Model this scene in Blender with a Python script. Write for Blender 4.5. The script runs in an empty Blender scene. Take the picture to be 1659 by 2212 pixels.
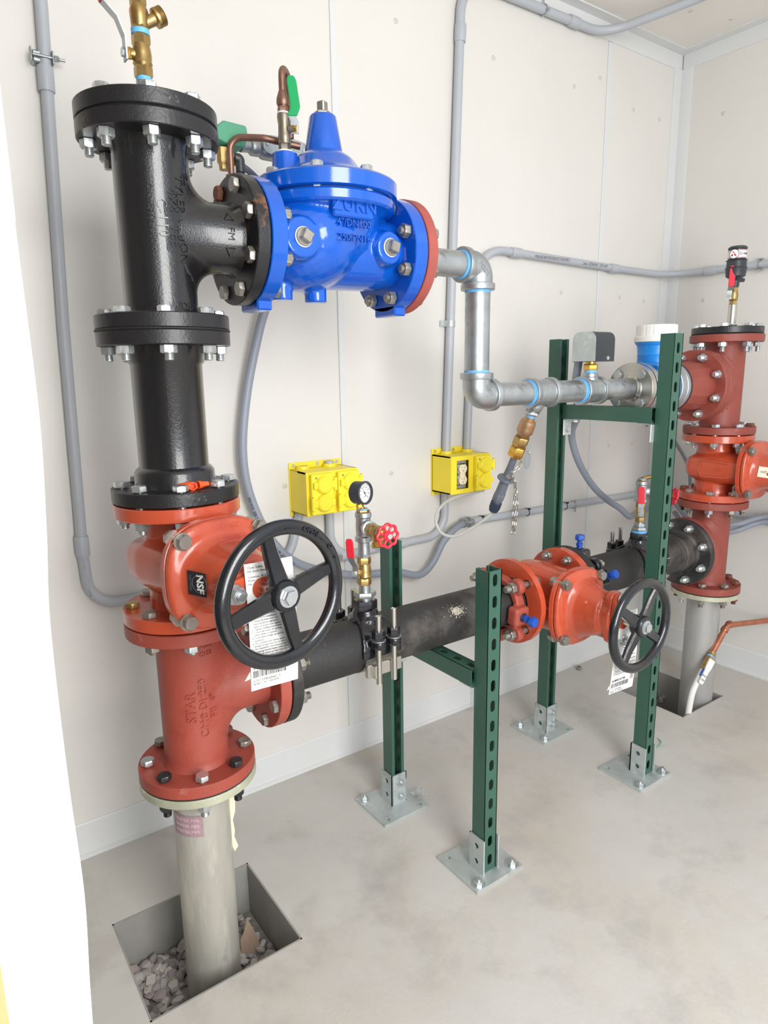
import bpy, bmesh, math, random
from mathutils import Vector as V, Matrix
from mathutils.geometry import tessellate_polygon
random.seed(7)
PI = math.pi
S = bpy.context.scene
COL = S.collection

# ------------------------------------------------------------------ camera
cam = bpy.data.cameras.new('camera')
cam.sensor_fit = 'HORIZONTAL'
cam.sensor_width = 36.0
cam.lens = 1451.32 * 36.0 / 1659.0
cam.clip_start = 0.02
co = bpy.data.objects.new('camera', cam)
COL.objects.link(co)
_Rz = Matrix.Rotation(-0.61417, 3, 'Z')
_Rx = Matrix.Rotation(1.36474, 3, 'X')
_Rr = Matrix.Rotation(-0.01517, 3, 'Z')
co.matrix_world = Matrix.Translation((-0.3974, -1.2354, 1.2077)) @ (_Rz @ _Rx @ _Rr).to_4x4()
S.camera = co

# ------------------------------------------------------------------ world, lights, exposure
S.view_settings.view_transform = 'Standard'
S.view_settings.look = 'None'
S.view_settings.exposure = 0.12
S.view_settings.gamma = 1.0
S.view_settings.use_curve_mapping = False
w = bpy.data.worlds.new('sky')
S.world = w
w.use_nodes = True
bg = w.node_tree.nodes['Background']
bg.inputs[0].default_value = (0.86, 0.93, 1.0, 1)
bg.inputs[1].default_value = 1.15


def area(name, loc, aim, sx, sy, power, col):
    l = bpy.data.lights.new(name, 'AREA')
    l.shape = 'RECTANGLE'
    l.size, l.size_y, l.energy, l.color = sx, sy, power, col
    o = bpy.data.objects.new(name, l)
    o.location = loc
    o.rotation_euler = (V(aim) - V(loc)).to_track_quat('-Z', 'Y').to_euler()
    COL.objects.link(o)


area('doorway_daylight', (0.05, -2.3, 1.45), (0.7, 0.3, 0.95), 1.0, 1.9, 62, (1.0, 0.985, 0.96))

# ------------------------------------------------------------------ materials
def lin(h):
    if not isinstance(h, str):
        return tuple(h)
    h = h.lstrip('#')
    return tuple(((c / 12.92) if c <= 0.04045 else ((c + 0.055) / 1.055) ** 2.4) for c in (int(h[i:i + 2], 16) / 255 for i in (0, 2, 4)))


def mat(name, col, rough=0.5, metal=0.0, var=0.0, vs=8.0, bump=0.0, bs=60.0, coat=0.0, spots=(), alpha=1.0, stretch=None, trans=0.0):
    m = bpy.data.materials.new(name)
    m.use_nodes = True
    N, L = m.node_tree.nodes, m.node_tree.links
    b = N['Principled BSDF']
    c = lin(col)
    b.inputs['Roughness'].default_value = rough
    b.inputs['Metallic'].default_value = metal
    b.inputs['Coat Weight'].default_value = coat
    b.inputs['Coat Roughness'].default_value = 0.12
    b.inputs['Alpha'].default_value = alpha
    b.inputs['Transmission Weight'].default_value = trans
    tc = N.new('ShaderNodeTexCoord')
    src = tc.outputs['Object']
    if stretch:
        mp = N.new('ShaderNodeMapping')
        mp.inputs['Scale'].default_value = stretch
        L.new(src, mp.inputs['Vector'])
        src = mp.outputs['Vector']

    def noise(scale, detail=4.0, r=0.6):
        n = N.new('ShaderNodeTexNoise')
        n.inputs['Scale'].default_value = scale
        n.inputs['Detail'].default_value = detail
        n.inputs['Roughness'].default_value = r
        L.new(src, n.inputs['Vector'])
        return n.outputs['Fac']

    def ramp(f, a, bb, ca, cb):
        r = N.new('ShaderNodeValToRGB')
        r.color_ramp.elements[0].position = a
        r.color_ramp.elements[1].position = bb
        r.color_ramp.elements[0].color = (*ca, 1)
        r.color_ramp.elements[1].color = (*cb, 1)
        L.new(f, r.inputs['Fac'])
        return r.outputs['Color']
    out = None
    if var:
        out = ramp(noise(vs), 0.3, 0.7, tuple(x * (1 - var) for x in c), tuple(min(1, x * (1 + var)) for x in c))
    for sc, scale, lo, hi in spots:
        f = ramp(noise(scale, 6.0, 0.7), lo, hi, (0, 0, 0), (1, 1, 1))
        mx = N.new('ShaderNodeMix')
        mx.data_type = 'RGBA'
        L.new(f, mx.inputs['Factor'])
        if out is None:
            mx.inputs['A'].default_value = (*c, 1)
        else:
            L.new(out, mx.inputs['A'])
        mx.inputs['B'].default_value = (*lin(sc), 1)
        out = mx.outputs['Result']
    if out is None:
        b.inputs['Base Color'].default_value = (*c, 1)
    else:
        L.new(out, b.inputs['Base Color'])
    if bump:
        bn = N.new('ShaderNodeBump')
        bn.inputs['Strength'].default_value = bump
        bn.inputs['Distance'].default_value = 0.002
        L.new(noise(bs, 3.0), bn.inputs['Height'])
        L.new(bn.outputs['Normal'], b.inputs['Normal'])
    return m


m_wall = mat('wall_panel', '#d8d5d0', 0.42, var=0.025, vs=2.5, bump=0.05, bs=160)
m_ceil = mat('ceiling_panel', '#e4dfd8', 0.5, var=0.025, vs=2.5, bump=0.05, bs=160)
m_trim = mat('trim_vinyl', '#d5d6d6', 0.4, var=0.02, vs=4, spots=(('#b5ada2', 9, 0.68, 0.75),))
m_floor = mat('concrete', '#c4c1bb', 0.75, var=0.06, vs=2.6, bump=0.25, bs=90, spots=(('#c0b6a9', 1.7, 0.48, 0.72), ('#aeaba6', 3.6, 0.52, 0.72), ('#d6d1c8', 34, 0.66, 0.72), ('#77726b', 22, 0.70, 0.76)))
m_pit = mat('pit_soil', '#8b857f', 0.9, var=0.25, vs=30, bump=0.9, bs=60)
m_jamb = mat('jamb_white', '#f6f5f2', 0.5)
m_orange = mat('orange_wood', '#e59a68', 0.6, var=0.08, vs=5)
m_blk = mat('black_bitumen', '#19191c', 0.2, bump=0.32, bs=330, coat=0.6, spots=(('#4a3a31', 7, 0.64, 0.72),))
m_blkf = mat('black_flange', '#222123', 0.34, bump=0.25, bs=200, spots=(('#7a5138', 9, 0.62, 0.69), ('#6d6964', 30, 0.66, 0.72)))
m_blkd = mat('black_dusty', '#2b2a2a', 0.6, var=0.2, vs=9, bump=0.5, bs=120, spots=(('#5d5650', 6, 0.52, 0.72), ('#a89c8c', 60, 0.68, 0.76)))
m_wheel = mat('black_enamel', '#16171c', 0.15, coat=0.5, bump=0.12, bs=90, spots=(('#6b6a6c', 55, 0.70, 0.75),))
m_primer = mat('red_primer', '#a24a3c', 0.5, var=0.10, vs=7, bump=0.3, bs=150, spots=(('#c08373', 14, 0.62, 0.76), ('#8f3327', 5, 0.55, 0.75)))
m_primer2 = mat('dark_red_primer', '#8f4439', 0.52, var=0.10, vs=7, bump=0.3, bs=150, spots=(('#a8695c', 14, 0.62, 0.76), ('#7c372e', 5, 0.55, 0.75)))
m_ored = mat('orange_red_enamel', '#c05034', 0.22, var=0.07, vs=6, bump=0.14, bs=70, coat=0.4, spots=(('#a33a26', 4, 0.58, 0.74), ('#e0a28d', 42, 0.70, 0.76)))
m_blue = mat('blue_enamel', '#0a55bd', 0.14, var=0.04, vs=5, bump=0.16, bs=55, coat=0.6)
m_mblue = mat('meter_blue', '#1f84d8', 0.35)
m_galv = mat('galvanized', '#b3b7b9', 0.36, 0.85, var=0.14, vs=22, bump=0.15, bs=90, spots=(('#83878a', 16, 0.60, 0.75),))
m_galvp = mat('galvanized_plate', '#c3cac9', 0.5, 0.55, var=0.12, vs=16, spots=(('#e6e6e1', 20, 0.58, 0.72), ('#9da6a8', 9, 0.55, 0.7)))
m_yzinc = mat('yellow_zinc_flange', '#bfc0a8', 0.48, 0.35, var=0.12, vs=18, spots=(('#e0e2cf', 20, 0.58, 0.7),))
m_ss = mat('stainless', '#c9c5bd', 0.28, 0.95, var=0.06, vs=12)
m_bolt = mat('zinc_bolt', '#cdd1d2', 0.3, 0.85, var=0.06, vs=60)
m_boltd = mat('grey_bolt', '#a39e96', 0.38, 0.8, var=0.12, vs=60)
m_boltr = mat('rusty_bolt', '#7a4b3c', 0.65, 0.3, var=0.25, vs=80)
m_brass = mat('brass', '#b99c66', 0.32, 0.9, var=0.12, vs=30, spots=(('#a58550', 25, 0.58, 0.75),))
m_brassb = mat('bright_brass', '#d8ad55', 0.26, 0.92)
m_copper = mat('copper', '#c47f64', 0.32, 0.9, var=0.18, vs=25)
m_copperd = mat('brown_copper', '#8c6a5a', 0.42, 0.7, var=0.15, vs=30)
m_pvc = mat('grey_pvc', '#adb1b7', 0.42, var=0.03, vs=5)
m_pvcd = mat('dark_grey_pvc', '#666d77', 0.42, var=0.04, vs=8)
m_navy = mat('navy_rubber', '#303a4e', 0.55)
m_flex = mat('flexible_conduit', '#8f95a1', 0.45, var=0.03, vs=8)
m_yel = mat('yellow_plastic', '#f3dc34', 0.38, var=0.03, vs=9)
m_yel2 = mat('yellow_cover', '#f7e337', 0.34, var=0.03, vs=9)
m_grn = mat('green_strut', '#355b4d', 0.36, var=0.08, vs=7, bump=0.08, bs=80, spots=(('#6f8d80', 50, 0.72, 0.76),))
m_dark = mat('dark_recess', '#1c2322', 0.7)
m_gasket = mat('black_rubber', '#1d1d1f', 0.6)
m_tape = mat('blue_thread_tape', '#6bb4ea', 0.5, var=0.12, vs=60)
m_wtape = mat('white_tape', '#ecebe6', 0.6)
m_red = mat('red_vinyl', '#dc2a3c', 0.3)
m_hgreen = mat('green_vinyl', '#119a57', 0.3)
m_sol = mat('green_solenoid', '#4c9273', 0.45)
m_white = mat('white_plastic', '#e4e2dd', 0.4)
m_cream = mat('cream_plastic', '#e9dcc0', 0.4)
m_paper = mat('paper', '#f3f2ef', 0.7)
m_ivory = mat('ivory_paper', '#efe4cd', 0.7)
m_ink = mat('black_ink', '#26262a', 0.6)
m_grey = mat('grey_ink', '#5f646c', 0.6)
m_smoke = mat('clear_tube', '#e4e8ea', 0.12, trans=0.75)
m_alum = mat('cast_aluminium', '#aeb2b5', 0.42, 0.75, var=0.08, vs=25)
m_swblk = mat('black_housing', '#33373c', 0.42)
m_owire = mat('orange_plastic', '#ef5a22', 0.35)
m_bolt_b = mat('blue_bolt', '#1c4fae', 0.4, var=0.12, vs=60)
m_stone = [mat('stone_%s' % n, c, 0.85, var=0.18, vs=40, bump=0.4, bs=120) for n, c in (('grey', '#b3adaa'), ('dark', '#9b9593'), ('pale', '#c6c0b9'), ('pink', '#b3a5a3'))]
m_cardb = mat('cardboard', '#a28c78', 0.8, var=0.08, vs=20)
m_plug = mat('panel_plug', '#c9c4bb', 0.5)
m_purple = mat('purple_print', '#a58a92', 0.6, var=0.15, vs=60)
m_pink = mat('pink_print', '#d9b7bd', 0.6)
m_gwire = mat('green_wire', '#7fb39c', 0.45)
m_tfoot = mat('pale_tubing', '#dcdcd6', 0.25, trans=0.4)
m_glass = mat('gauge_lens', '#ffffff', 0.05, trans=1.0)


# ------------------------------------------------------------------ geometry helpers
def basis(ax):
    ax = V(ax).normalized()
    t = V((0, 0, 1)) if abs(ax.z) < 0.9 else V((1, 0, 0))
    u = t.cross(ax).normalized()
    return u, ax.cross(u).normalized(), ax


class G:
    def __init__(s, M=None):
        s.bm = bmesh.new()
        s.M = M

    def vs(s, pts):
        M = s.M
        return [s.bm.verts.new(M @ V(p) if M else V(p)) for p in pts]

    def f(s, vv):
        try:
            return s.bm.faces.new(vv)
        except ValueError:
            return None

    def lathe(s, o, ax, prof, n=32, caps=True, ref=None):
        u, v, a = basis(ax)
        if ref is not None:
            u = (V(ref) - a * V(ref).dot(a)).normalized()
            v = a.cross(u)
        o = V(o)
        rings = []
        for t, r in prof:
            if r < 1e-7:
                rings.append(s.vs([o + a * t]) * n)
            else:
                rings.append(s.vs([o + a * t + (u * math.cos(2 * PI * i / n) + v * math.sin(2 * PI * i / n)) * r for i in range(n)]))
        for A, B in zip(rings, rings[1:]):
            for i in range(n):
                j = (i + 1) % n
                q = []
                for x in (A[i], A[j], B[j], B[i]):
                    if x not in q:
                        q.append(x)
                if len(q) > 2:
                    s.f(q)
        if caps:
            for R, rev in ((rings[0], True), (rings[-1], False)):
                if len(set(R)) > 2:
                    s.f(R[::-1] if rev else R)
        return s

    def cyl(s, p, q, r, n=24, r2=None, ref=None):
        d = V(q) - V(p)
        return s.lathe(p, d, [(0, r), (d.length, r if r2 is None else r2)], n, ref=ref)

    def rod(s, p, q, r, n=24, c=0.001):
        d = V(q) - V(p)
        l = d.length
        return s.lathe(p, d, [(0, r - c), (c, r), (l - c, r), (l, r - c)], n)

    def hexa(s, p, q, r, c=None):
        d = V(q) - V(p)
        l = d.length
        c = r * 0.12 if c is None else c
        return s.lathe(p, d, [(0, r * 0.93), (min(c, l * 0.3), r), (l - min(c, l * 0.3), r), (l, r * 0.93)], 6)

    def sph(s, o, r, n=16, ax=(0, 0, 1)):
        k = n // 2
        return s.lathe(o, ax, [(-r * math.cos(PI * i / k), r * math.sin(PI * i / k) if 0 < i < k else 0) for i in range(k + 1)], n, False)

    def torus(s, o, ax, R, r, n=48, k=12, sy=1.0):
        u, v, a = basis(ax)
        o = V(o)
        rings = []
        for i in range(n):
            d = u * math.cos(2 * PI * i / n) + v * math.sin(2 * PI * i / n)
            rings.append(s.vs([o + d * (R + r * math.cos(2 * PI * j / k)) + a * (r * sy * math.sin(2 * PI * j / k)) for j in range(k)]))
        for i in range(n):
            A, B = rings[i], rings[(i + 1) % n]
            for j in range(k):
                s.f([A[j], B[j], B[(j + 1) % k], A[(j + 1) % k]])
        return s

    def box(s, c, sz, R=None, bev=0.0, seg=1):
        T = Matrix.Translation(V(c)) @ (R.to_4x4() if R else Matrix.Identity(4)) @ Matrix.Diagonal((*sz, 1))
        if s.M:
            T = s.M @ T
        r = bmesh.ops.create_cube(s.bm, size=1.0, matrix=T)
        if bev:
            e = {e for v in r['verts'] for e in v.link_edges}
            bmesh.ops.bevel(s.bm, geom=list(e) + r['verts'], offset=bev, segments=seg, affect='EDGES', profile=0.5)
        return s

    def tube(s, pts, r, n=12, caps=True, closed=False):
        pts = [V(p) for p in pts]
        N = len(pts)
        rs = r if isinstance(r, (list, tuple)) else [r] * N
        tg = []
        for i in range(N):
            a = pts[(i - 1) % N] if closed or i > 0 else pts[i]
            b = pts[(i + 1) % N] if closed or i < N - 1 else pts[i]
            tg.append((b - a).normalized())
        u = basis(tg[0])[0]
        rings = []
        for i in range(N):
            u = (u - tg[i] * u.dot(tg[i])).normalized()
            v = tg[i].cross(u)
            rings.append(s.vs([pts[i] + (u * math.cos(2 * PI * j / n) + v * math.sin(2 * PI * j / n)) * rs[i] for j in range(n)]))
        for A, B in list(zip(rings, rings[1:])) + ([(rings[-1], rings[0])] if closed else []):
            for j in range(n):
                s.f([A[j], A[(j + 1) % n], B[(j + 1) % n], B[j]])
        if caps and not closed:
            s.f(rings[0][::-1])
            s.f(rings[-1])
        return s

    def plate(s, outer, holes, o, u, v, th, walls=True, hole_walls=True):
        """flat plate with holes; outer and holes are 2d loops, thickness along u x v"""
        o, u, v = V(o), V(u), V(v)
        n = u.cross(v).normalized()
        loops = [[V((p[0], p[1], 0)) for p in lp] for lp in [outer] + list(holes)]
        tris = tessellate_polygon(loops)
        flat = [p for lp in loops for p in lp]
        A = s.vs([o + u * p.x + v * p.y for p in flat])
        B = s.vs([o + u * p.x + v * p.y + n * th for p in flat])
        for t in tris:
            a, b, c = t
            cr = (flat[b] - flat[a]).cross(flat[c] - flat[a]).z
            if cr < 0:
                b, c = c, b
            s.f([A[a], A[c], A[b]])
            s.f([B[a], B[b], B[c]])
        k = 0
        for li, lp in enumerate(loops):
            m = len(lp)
            if (walls if li == 0 else hole_walls):
                for i in range(m):
                    j = (i + 1) % m
                    s.f([A[k + i], A[k + j], B[k + j], B[k + i]])
            k += m
        bmesh.ops.recalc_face_normals(s.bm, faces=list({f for x in A + B for f in x.link_faces}))
        return s

    def text(s, body, size, fn, depth=0.001, align='CENTER', spacing=1.0, bold=0.0):
        cu = bpy.data.curves.new('lettering', 'FONT')
        cu.body, cu.size, cu.align_x, cu.align_y = body, size, align, 'CENTER'
        cu.extrude, cu.resolution_u, cu.space_character, cu.offset = depth / 2, 2, spacing, bold
        ob = bpy.data.objects.new('lettering', cu)
        me = ob.to_mesh()
        vv = s.vs([fn(p.co.x, p.co.y, p.co.z + depth / 2) for p in me.vertices])
        for p in me.polygons:
            s.f([vv[i] for i in p.vertices])
        ob.to_mesh_clear()
        bpy.data.objects.remove(ob)
        bpy.data.curves.remove(cu)
        return s


def planar(o, u, v):
    o, u, v = V(o), V(u).normalized(), V(v).normalized()
    n = u.cross(v)
    return lambda x, y, z: o + u * x + v * y + n * z


def wrapped(o, ax, out, r, along=True):
    """wrap round a cylinder; out = outward direction at the text centre; reading direction along the axis (or round it)"""
    o, a = V(o), V(ax).normalized()
    d = V(out)
    d = (d - a * d.dot(a)).normalized()
    t = d.cross(a) if along else a.cross(d)
    if along:
        def fn(x, y, z):
            th = y / r
            return o + a * x + (d * math.cos(th) + t * math.sin(th)) * (r + z)
    else:
        def fn(x, y, z):
            th = x / r
            return o + a * y + (d * math.cos(th) + t * math.sin(th)) * (r + z)
    return fn


def arc_path(pts, rad, seg=8):
    pts = [V(p) for p in pts]
    out = [pts[0]]
    for i in range(1, len(pts) - 1):
        a, b, c = pts[i - 1], pts[i], pts[i + 1]
        d1, d2 = (a - b).normalized(), (c - b).normalized()
        ang = d1.angle(d2)
        if ang > PI - 0.02:
            out.append(b)
            continue
        rr = rad[i - 1] if isinstance(rad, (list, tuple)) else rad
        tl = min(rr / math.tan(ang / 2), (a - b).length * 0.49, (c - b).length * 0.49)
        rr = tl * math.tan(ang / 2)
        cen = b + (d1 + d2).normalized() * (rr / math.sin(ang / 2))
        p0, p1 = b + d1 * tl - cen, b + d2 * tl - cen
        tot = p0.angle(p1)
        axn = p0.cross(p1).normalized()
        for k in range(seg + 1):
            out.append(cen + Matrix.Rotation(tot * k / seg, 3, axn) @ p0)
    out.append(pts[-1])
    return out


def spline(pts, k=8):
    pts = [V(p) for p in pts]
    P = [pts[0] * 2 - pts[1]] + pts + [pts[-1] * 2 - pts[-2]]
    out = []
    for i in range(1, len(P) - 2):
        a, b, c, d = P[i - 1:i + 3]
        for j in range(k):
            t = j / k
            out.append(0.5 * ((2 * b) + (c - a) * t + (2 * a - 5 * b + 4 * c - d) * t * t + (3 * b - 3 * c + d - a) * t ** 3))
    out.append(pts[-1])
    return out


OFF = {}


def thing(name, loc, label, cat, group=None):
    o = bpy.data.objects.new(name, None)
    o.empty_display_size = 0.02
    o.location = loc
    COL.objects.link(o)
    o['label'], o['category'] = label, cat
    if group:
        o['group'] = group
    OFF[o] = V(loc)
    return o


def obj(name, g, m, parent=None, label=None, smooth=35):
    off = OFF[parent] if parent is not None else V((0, 0, 0))
    if parent is not None and parent.type != 'EMPTY':
        rel = off
    else:
        rel = off
    me = bpy.data.meshes.new(name)
    bmesh.ops.translate(g.bm, vec=-rel, verts=g.bm.verts)
    g.bm.normal_update()
    g.bm.to_mesh(me)
    g.bm.free()
    for p in me.polygons:
        p.use_smooth = True
    me.set_sharp_from_angle(angle=math.radians(smooth))
    me.materials.append(m)
    o = bpy.data.objects.new(name, me)
    COL.objects.link(o)
    if parent is not None:
        o.parent = parent
    OFF[o] = off
    if label:
        o['label'] = label
    return o


def tag(o, label, cat, group=None):
    o['label'], o['category'] = label, cat
    if group:
        o['group'] = group
    return o


def struct(name, g, m, parent=None, smooth=35):
    o = obj(name, g, m, parent, smooth=smooth)
    if parent is None:
        o['kind'] = 'structure'
    return o


def remesh(o, vox=0.004, it=6, fac=0.5):
    r = o.modifiers.new('remesh', 'REMESH')
    r.mode, r.voxel_size, r.use_smooth_shade = 'VOXEL', vox, True
    sm = o.modifiers.new('smooth', 'SMOOTH')
    sm.factor, sm.iterations = fac, it
    return o


def rim_disc(g, o, ax, r, t, hole=0.0, n=48, c=0.0015):
    """disc from o along ax by t"""
    prof = [(0, hole), (0, r - c), (c, r), (t - c, r), (t, r - c), (t, hole)]
    if hole > 0:
        prof.append((0, hole))
        return g.lathe(o, ax, prof, n, False)
    return g.lathe(o, ax, [(0, 0)] + prof[1:-1] + [(t, 0)], n, False)


# shared bolt meshes -----------------------------------------------------
_BM = {}


def bolt_mesh(T, stick, hr, tr, heads, washer):
    k = (round(T, 4), round(stick, 4), hr, tr, heads, washer)
    if k in _BM:
        return _BM[k]
    n = 24
    g = G()
    h = T / 2
    hexf = [math.cos(PI / 6) / math.cos((2 * PI * i / n) % (PI / 3) - PI / 6) for i in range(n)]
    prof = []                      # (z, radius, hexagonal)

    def end(kind):
        p = []
        z = 0.0
        if washer:
            p += [(0, hr * 1.14, 0), (0.0022, hr * 1.14, 0)]
            z = 0.0022
        if kind == 'head':
            p += [(z, hr * 0.93, 1), (z + 0.001, hr, 1), (z + 0.0088, hr, 1), (z + 0.0106, hr * 0.84, 0), (z + 0.0106, 0, 0)]
        else:
            nh = hr
            p += [(z, hr * 0.93, 1), (z + 0.001, hr, 1), (z + nh - 0.0015, hr, 1), (z + nh, hr * 0.86, 0), (z + nh, tr, 0)]
            q, L = z + nh + 0.0006, z + nh + stick
            while q < L - 0.0028:
                p += [(q, tr * 0.88, 0), (q + 0.0010, tr, 0)]
                q += 0.0020
            p += [(L - 0.0014, tr, 0), (L, tr * 0.8, 0), (L, 0, 0)]
        return p
    prof = [(-h - z, r, x) for z, r, x in end(heads[1])][::-1] + [(-h, tr, 0), (h, tr, 0)] + [(h + z, r, x) for z, r, x in end(heads[0])]
    rings = []
    for z, r, x in prof:
        if r == 0:
            rings.append(g.vs([(0, 0, z)]) * n)
        else:
            rings.append(g.vs([(r * (hexf[i] if x else 1) * math.cos(2 * PI * i / n), r * (hexf[i] if x else 1) * math.sin(2 * PI * i / n), z) for i in range(n)]))
    for A, B in zip(rings, rings[1:]):
        for i in range(n):
            j = (i + 1) % n
            q = []
            for v in (A[i], A[j], B[j], B[i]):
                if v not in q:
                    q.append(v)
            if len(q) > 2:
                g.f(q)
    me = bpy.data.meshes.new('flange_bolt')
    g.bm.normal_update()
    g.bm.to_mesh(me)
    g.bm.free()
    for p in me.polygons:
        p.use_smooth = True
    me.set_sharp_from_angle(angle=math.radians(30))
    _BM[k] = me
    return me


def bolt(parent, pos, ax, T, m, stick=0.012, hr=0.0138, tr=0.0078, heads=('head', 'nut'), washer=False, twist=0.0, name='flange_bolt', label=None):
    me = bolt_mesh(T, stick, hr, tr, heads, washer)
    o = bpy.data.objects.new(name, me)
    COL.objects.link(o)
    if not me.materials:
        me.materials.append(m)
    o.material_slots[0].link = 'OBJECT'
    o.material_slots[0].material = m
    u, v, a = basis(ax)
    R = Matrix((u, v, a)).transposed() @ Matrix.Rotation(twist, 3, 'Z')
    o.matrix_local = Matrix.Translation(V(pos) - OFF[parent]) @ R.to_4x4()
    o.parent = parent
    if label:
        o['label'] = label
    return o


def bolts(parent, c, ax, T, m, n=8, bc=0.0953, phase=22.5, u=None, skip=(), mats=None, **k):
    uu, vv, a = basis(ax)
    if u is not None:
        uu = V(u).normalized()
        vv = a.cross(uu)
    for i in range(n):
        if i in skip:
            continue
        t = math.radians(phase + 360 * i / n)
        mm = mats.get(i, m) if mats else m
        bolt(parent, V(c) + (uu * math.cos(t) + vv * math.sin(t)) * bc, a, T, mm, twist=random.uniform(0, 1), **k)


X, Y, Z = V((1, 0, 0)), V((0, 1, 0)), V((0, 0, 1))
CAMP = V((-0.3974, -1.2354, 1.2077))


class LG:
    """lettering: every line its own part"""

    def __init__(s, parent, m, name='lettering', M=None):
        s.p, s.m, s.n, s.M = parent, m, name, M

    def text(s, *a, **k):
        g = G(s.M)
        g.text(*a, **k)
        obj(s.n, g, s.m, s.p)
        return s

# ------------------------------------------------------------------ the room
YW, XW, ZC = 0.45, 2.233, 2.385
PITS = [(-0.165, -0.108, 0.163, 0.18), (1.70, -0.068, 1.968, 0.222)]


def rect(x0, y0, x1, y1):
    return [(x0, y0), (x1, y0), (x1, y1), (x0, y1)]


g = G()
g.plate(rect(-1.9, -3.2, 2.3, 0.52), [rect(*p) for p in PITS], (0, 0, -0.32), X, Y, 0.32)
floor_o = struct('floor', g, m_floor)
m_pitw = mat('shaded_formed_concrete', '#96948f', 0.8, var=0.1, vs=9, bump=0.3, bs=70)  # formed concrete grey, darkened so the colour carries the pit's shade
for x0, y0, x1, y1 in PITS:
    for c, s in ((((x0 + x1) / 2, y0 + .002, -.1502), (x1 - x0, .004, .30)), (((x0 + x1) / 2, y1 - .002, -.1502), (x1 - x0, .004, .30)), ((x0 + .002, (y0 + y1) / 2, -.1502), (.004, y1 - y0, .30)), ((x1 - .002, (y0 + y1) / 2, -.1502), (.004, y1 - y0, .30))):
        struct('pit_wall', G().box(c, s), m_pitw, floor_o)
g = G().box((0.2, YW + 0.045, 1.2), (4.2, 0.06, 2.44))
wall_back = struct('wall_back', g, m_wall)
for x0, x1 in ((-1.9, -0.502), (-0.498, 0.648), (0.652, 1.790), (1.794, 2.30)):
    struct('wall_panel', G().box(((x0 + x1) / 2, YW + 0.0085, 1.2), (x1 - x0, 0.017, 2.44), bev=0.001), m_wall, wall_back)
g = G().box((XW + 0.045, -1.3, 1.2), (0.06, 3.6, 2.44))
wall_right = struct('wall_right', g, m_wall)
for y0, y1 in ((-3.1, -0.76), (-0.756, 0.45)):
    struct('wall_panel', G().box((XW + 0.0085, (y0 + y1) / 2, 1.2), (0.017, y1 - y0, 2.44), bev=0.001), m_wall, wall_right)
struct('wall_left', G().box((-1.8, -0.3, 1.2), (0.06, 1.5, 2.44)), m_wall)
struct('wall_front', G().box((-1.12, -0.85, 1.2), (1.34, 0.08, 2.44)), m_wall)
ceiling = struct('ceiling', G().box((0.2, -0.25, ZC + 0.04), (4.2, 1.5, 0.06)), m_ceil)
for x0, x1 in ((-1.9, -1.30), (-1.296, -0.10), (-0.096, 1.10), (1.104, 2.23)):
    struct('ceiling_panel', G().box(((x0 + x1) / 2, -0.25, ZC + 0.008), (x1 - x0, 1.5, 0.016), bev=0.001), m_ceil, ceiling)


def plug(g, p, ax):
    g.lathe(p, ax, [(0, 0.0078), (0.0012, 0.0074), (0.0024, 0.005), (0.0026, 0.0025), (0.0012, 0.001), (0.0012, 0)], 14, False)


for x, z in ((1.23, 2.15), (1.61, 2.148), (1.744, 2.203), (1.944, 2.139), (2.108, 2.136), (1.583, 1.476), (1.922, 1.476), (2.078, 1.469), (0.821, 0.897),
             (0.451, 0.897), (1.905, 0.903), (2.059, 0.901), (0.856, 2.158), (1.52, 0.06), (0.9, 0.055)):
    g = G()
    plug(g, (x, YW, z), (0, -1, 0))
    struct('wall_plug', g, m_plug, wall_back)
for y, z in ((0.266, 2.128), (0.287, 1.465)):
    g = G()
    plug(g, (XW, y, z), (-1, 0, 0))
    struct('wall_plug', g, m_plug, wall_right)
for x, y in ((1.65, 0.2), (1.95, 0.25), (2.12, 0.2), (1.9, 0.0), (1.55, 0.3)):
    g = G()
    plug(g, (x, y, ZC), (0, 0, -1))
    struct('ceiling_plug', g, m_plug, ceiling)


def strip(name, c, sz):
    return struct(name, G().box(c, sz, bev=0.0012), m_trim)


strip('trim_1', (0.65, YW - 0.002, 1.21), (0.020, 0.005, 2.23))
strip('trim_2', (1.792, YW - 0.002, 1.21), (0.020, 0.005, 2.23))
strip('trim_3', (-0.5, YW - 0.002, 1.21), (0.020, 0.005, 2.23))
g = G().plate([(0, 0), (-0.05, 0), (-0.05, -0.003), (-0.0045, -0.005), (-0.005, -0.045), (-0.003, -0.05), (0, -0.05)], [], (XW, YW, 0.09), X, Y, 2.24)
struct('trim_4', g, m_trim)
g = G().plate([(0, 0), (0, -0.058), (-0.003, -0.058), (-0.006, -0.006), (-0.04, -0.004), (-0.04, 0)], [], (-1.8, YW, ZC), Y, Z, 4.03)
struct('trim_5', g, m_trim)
g = G().plate([(0, 0), (-0.04, 0), (-0.04, -0.004), (-0.006, -0.006), (-0.003, -0.058), (0, -0.058)], [], (XW, 0.44, ZC), X, Z, 1.3)
struct('trim_6', g, m_trim)
bprof = [(0, 0), (-0.012, 0), (-0.012, 0.009), (-0.006, 0.012), (-0.005, 0.092), (-0.002, 0.096), (0, 0.096)]
struct('baseboard_back', G().plate(bprof, [], (-1.8, YW, 0), Y, Z, 4.03), m_trim)
struct('baseboard_right', G().plate([(x, z) for x, z in bprof], [], (XW, 0.438, 0), X, Z, 2.2), m_trim)

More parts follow.
